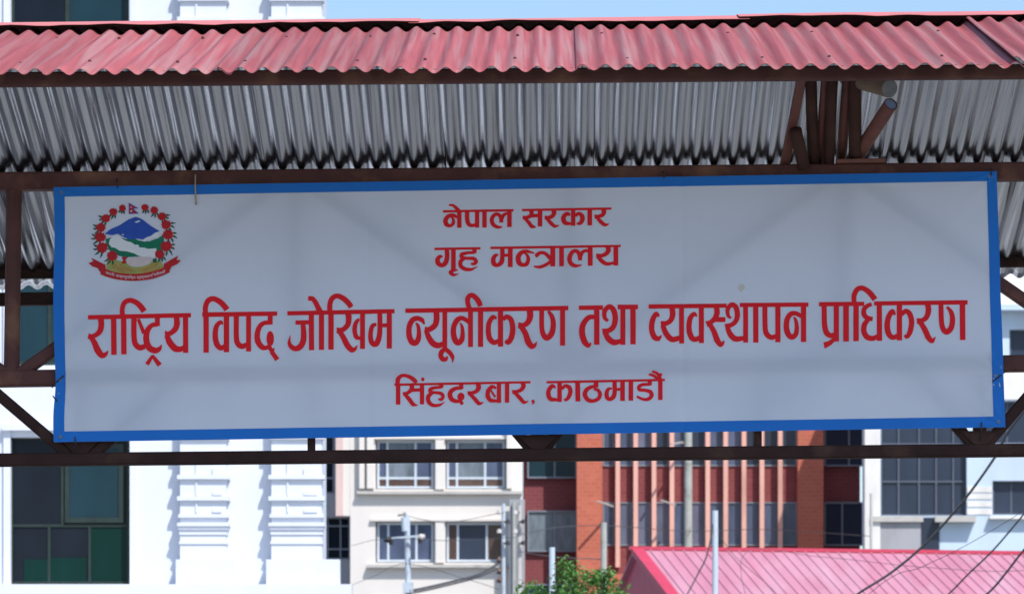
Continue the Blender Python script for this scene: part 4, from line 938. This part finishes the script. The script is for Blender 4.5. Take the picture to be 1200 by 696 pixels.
cable([W(838, 602, 70), W(829, 648, 69.9), W(818, 672, 69.9), W(803, 700, 69.8), W(780, 740, 69.8), W(707.5, 790, 76)], .014, 'dark cable dropping left from the pole before the tin roof')
cable([W(838, 620, 70), W(860, 650, 70), W(880, 668, 70), W(905, 690, 70), W(930, 720, 69)], .006, 'thin wire dropping right from the pole before the tin roof')
for k, (y0, dy) in enumerate(((661, 0), (666, 3))):
    cable([W(583, y0, 107.6), W(560, 673 + dy, 106), W(530, 681 + dy, 104), W(500, 688 + dy, 102), W(480, 692 + dy, 99.7)], .035 - .01 * k, ('upper' if k == 0 else 'lower') + ' of two heavy cables sagging between the cream building poles')
cable([W(412, 639, 129.8), W(450, 631, 99.7), W(530, 633, 100), W(605, 629, 99.8)], .008, 'thin wire along the lower cream windows at crossarm height')
cable([W(412, 685, 129.8), W(440, 674, 120), W(475, 660, 99.9), W(540, 676, 103), W(585, 690, 107.6)], .008, 'thin wire crossing low over the cream wall below the crossarm')
cable([W(476, 604, 100), W(520, 612, 104), W(560, 606, 106), W(590, 600, 108)], .010, 'thin wire linking the crossarm pole top to the tangled pole')
cable([W(608.5, 626, 100), W(660, 617, 110), W(720, 616, 120), W(806, 622, 145.5), W(900, 620, 146), W(1021, 628, 130)], .012, 'long thin wire strung across the brick pillar and fins')
cable([W(608.5, 646, 100), W(650, 652, 88), W(707, 655, 76)], .010, 'thin wire running to the concrete post by the brick pillar')

# ------------------------------------------------------------------ tree
def tree():
    Y = 50.0; rt = random.Random(5); bx = wx(668, Y)
    b = thing('leafy_tree', (bx, Y, 0), 'small bright green leafy tree before the brick pillar', 'tree')
    mb = MB(); mb.tube([(bx, Y, 0), (bx + .03, Y, 1.2), (bx - .02, Y + .05, 2.3), (bx, Y, 3.2)], [.09, .075, .055, .03], 9)
    clumps = []
    for (px, py, r) in ((664, 664, .17), (668, 680, .26), (692, 690, .30), (712, 684, .20), (622, 694, .22), (640, 706, .30), (675, 710, .4), (655, 735, .5), (700, 740, .5), (625, 740, .4), (735, 720, .3), (668, 780, .55), (720, 705, .25), (690, 676, .14), (708, 672, .12)):
        c = W(px, py, Y) + Vector((0, rt.uniform(-.4, .4), 0)); clumps.append((c, r))
        mb.tube([(bx, Y, 2.3), lerp2(Vector((bx, Y, 2.6)), c, .5), c + Vector((0, 0, -.05))], [.03, .018, .006], 6)
    mb.build('trunk', M['bark'], b)
    lf = MB()
    for c, r in clumps:
        for _ in range(int(900 * r)):
            d = Vector((rt.gauss(0, 1), rt.gauss(0, 1), rt.gauss(0, 1))).normalized() * r * rt.uniform(.25, 1.08) ** .6
            p = c + Vector((d.x, d.y, d.z * .85)); L = rt.uniform(.05, .11); wd = L * .45
            a = Vector((rt.uniform(-1, 1), rt.uniform(-1, 1), rt.uniform(-.9, .25))).normalized(); s = a.cross(Vector((rt.uniform(-.6, .6), rt.uniform(-.6, .6), 1))).normalized(); n_ = s.cross(a)
            lf.add([p, p + a * L * .5 + s * wd * .5 + n_ * .006, p + a * L, p + a * L * .5 - s * wd * .5 + n_ * .006], [(0, 1, 2), (0, 2, 3)])
    lf.build('crown', M['leaf'], b)
tree()
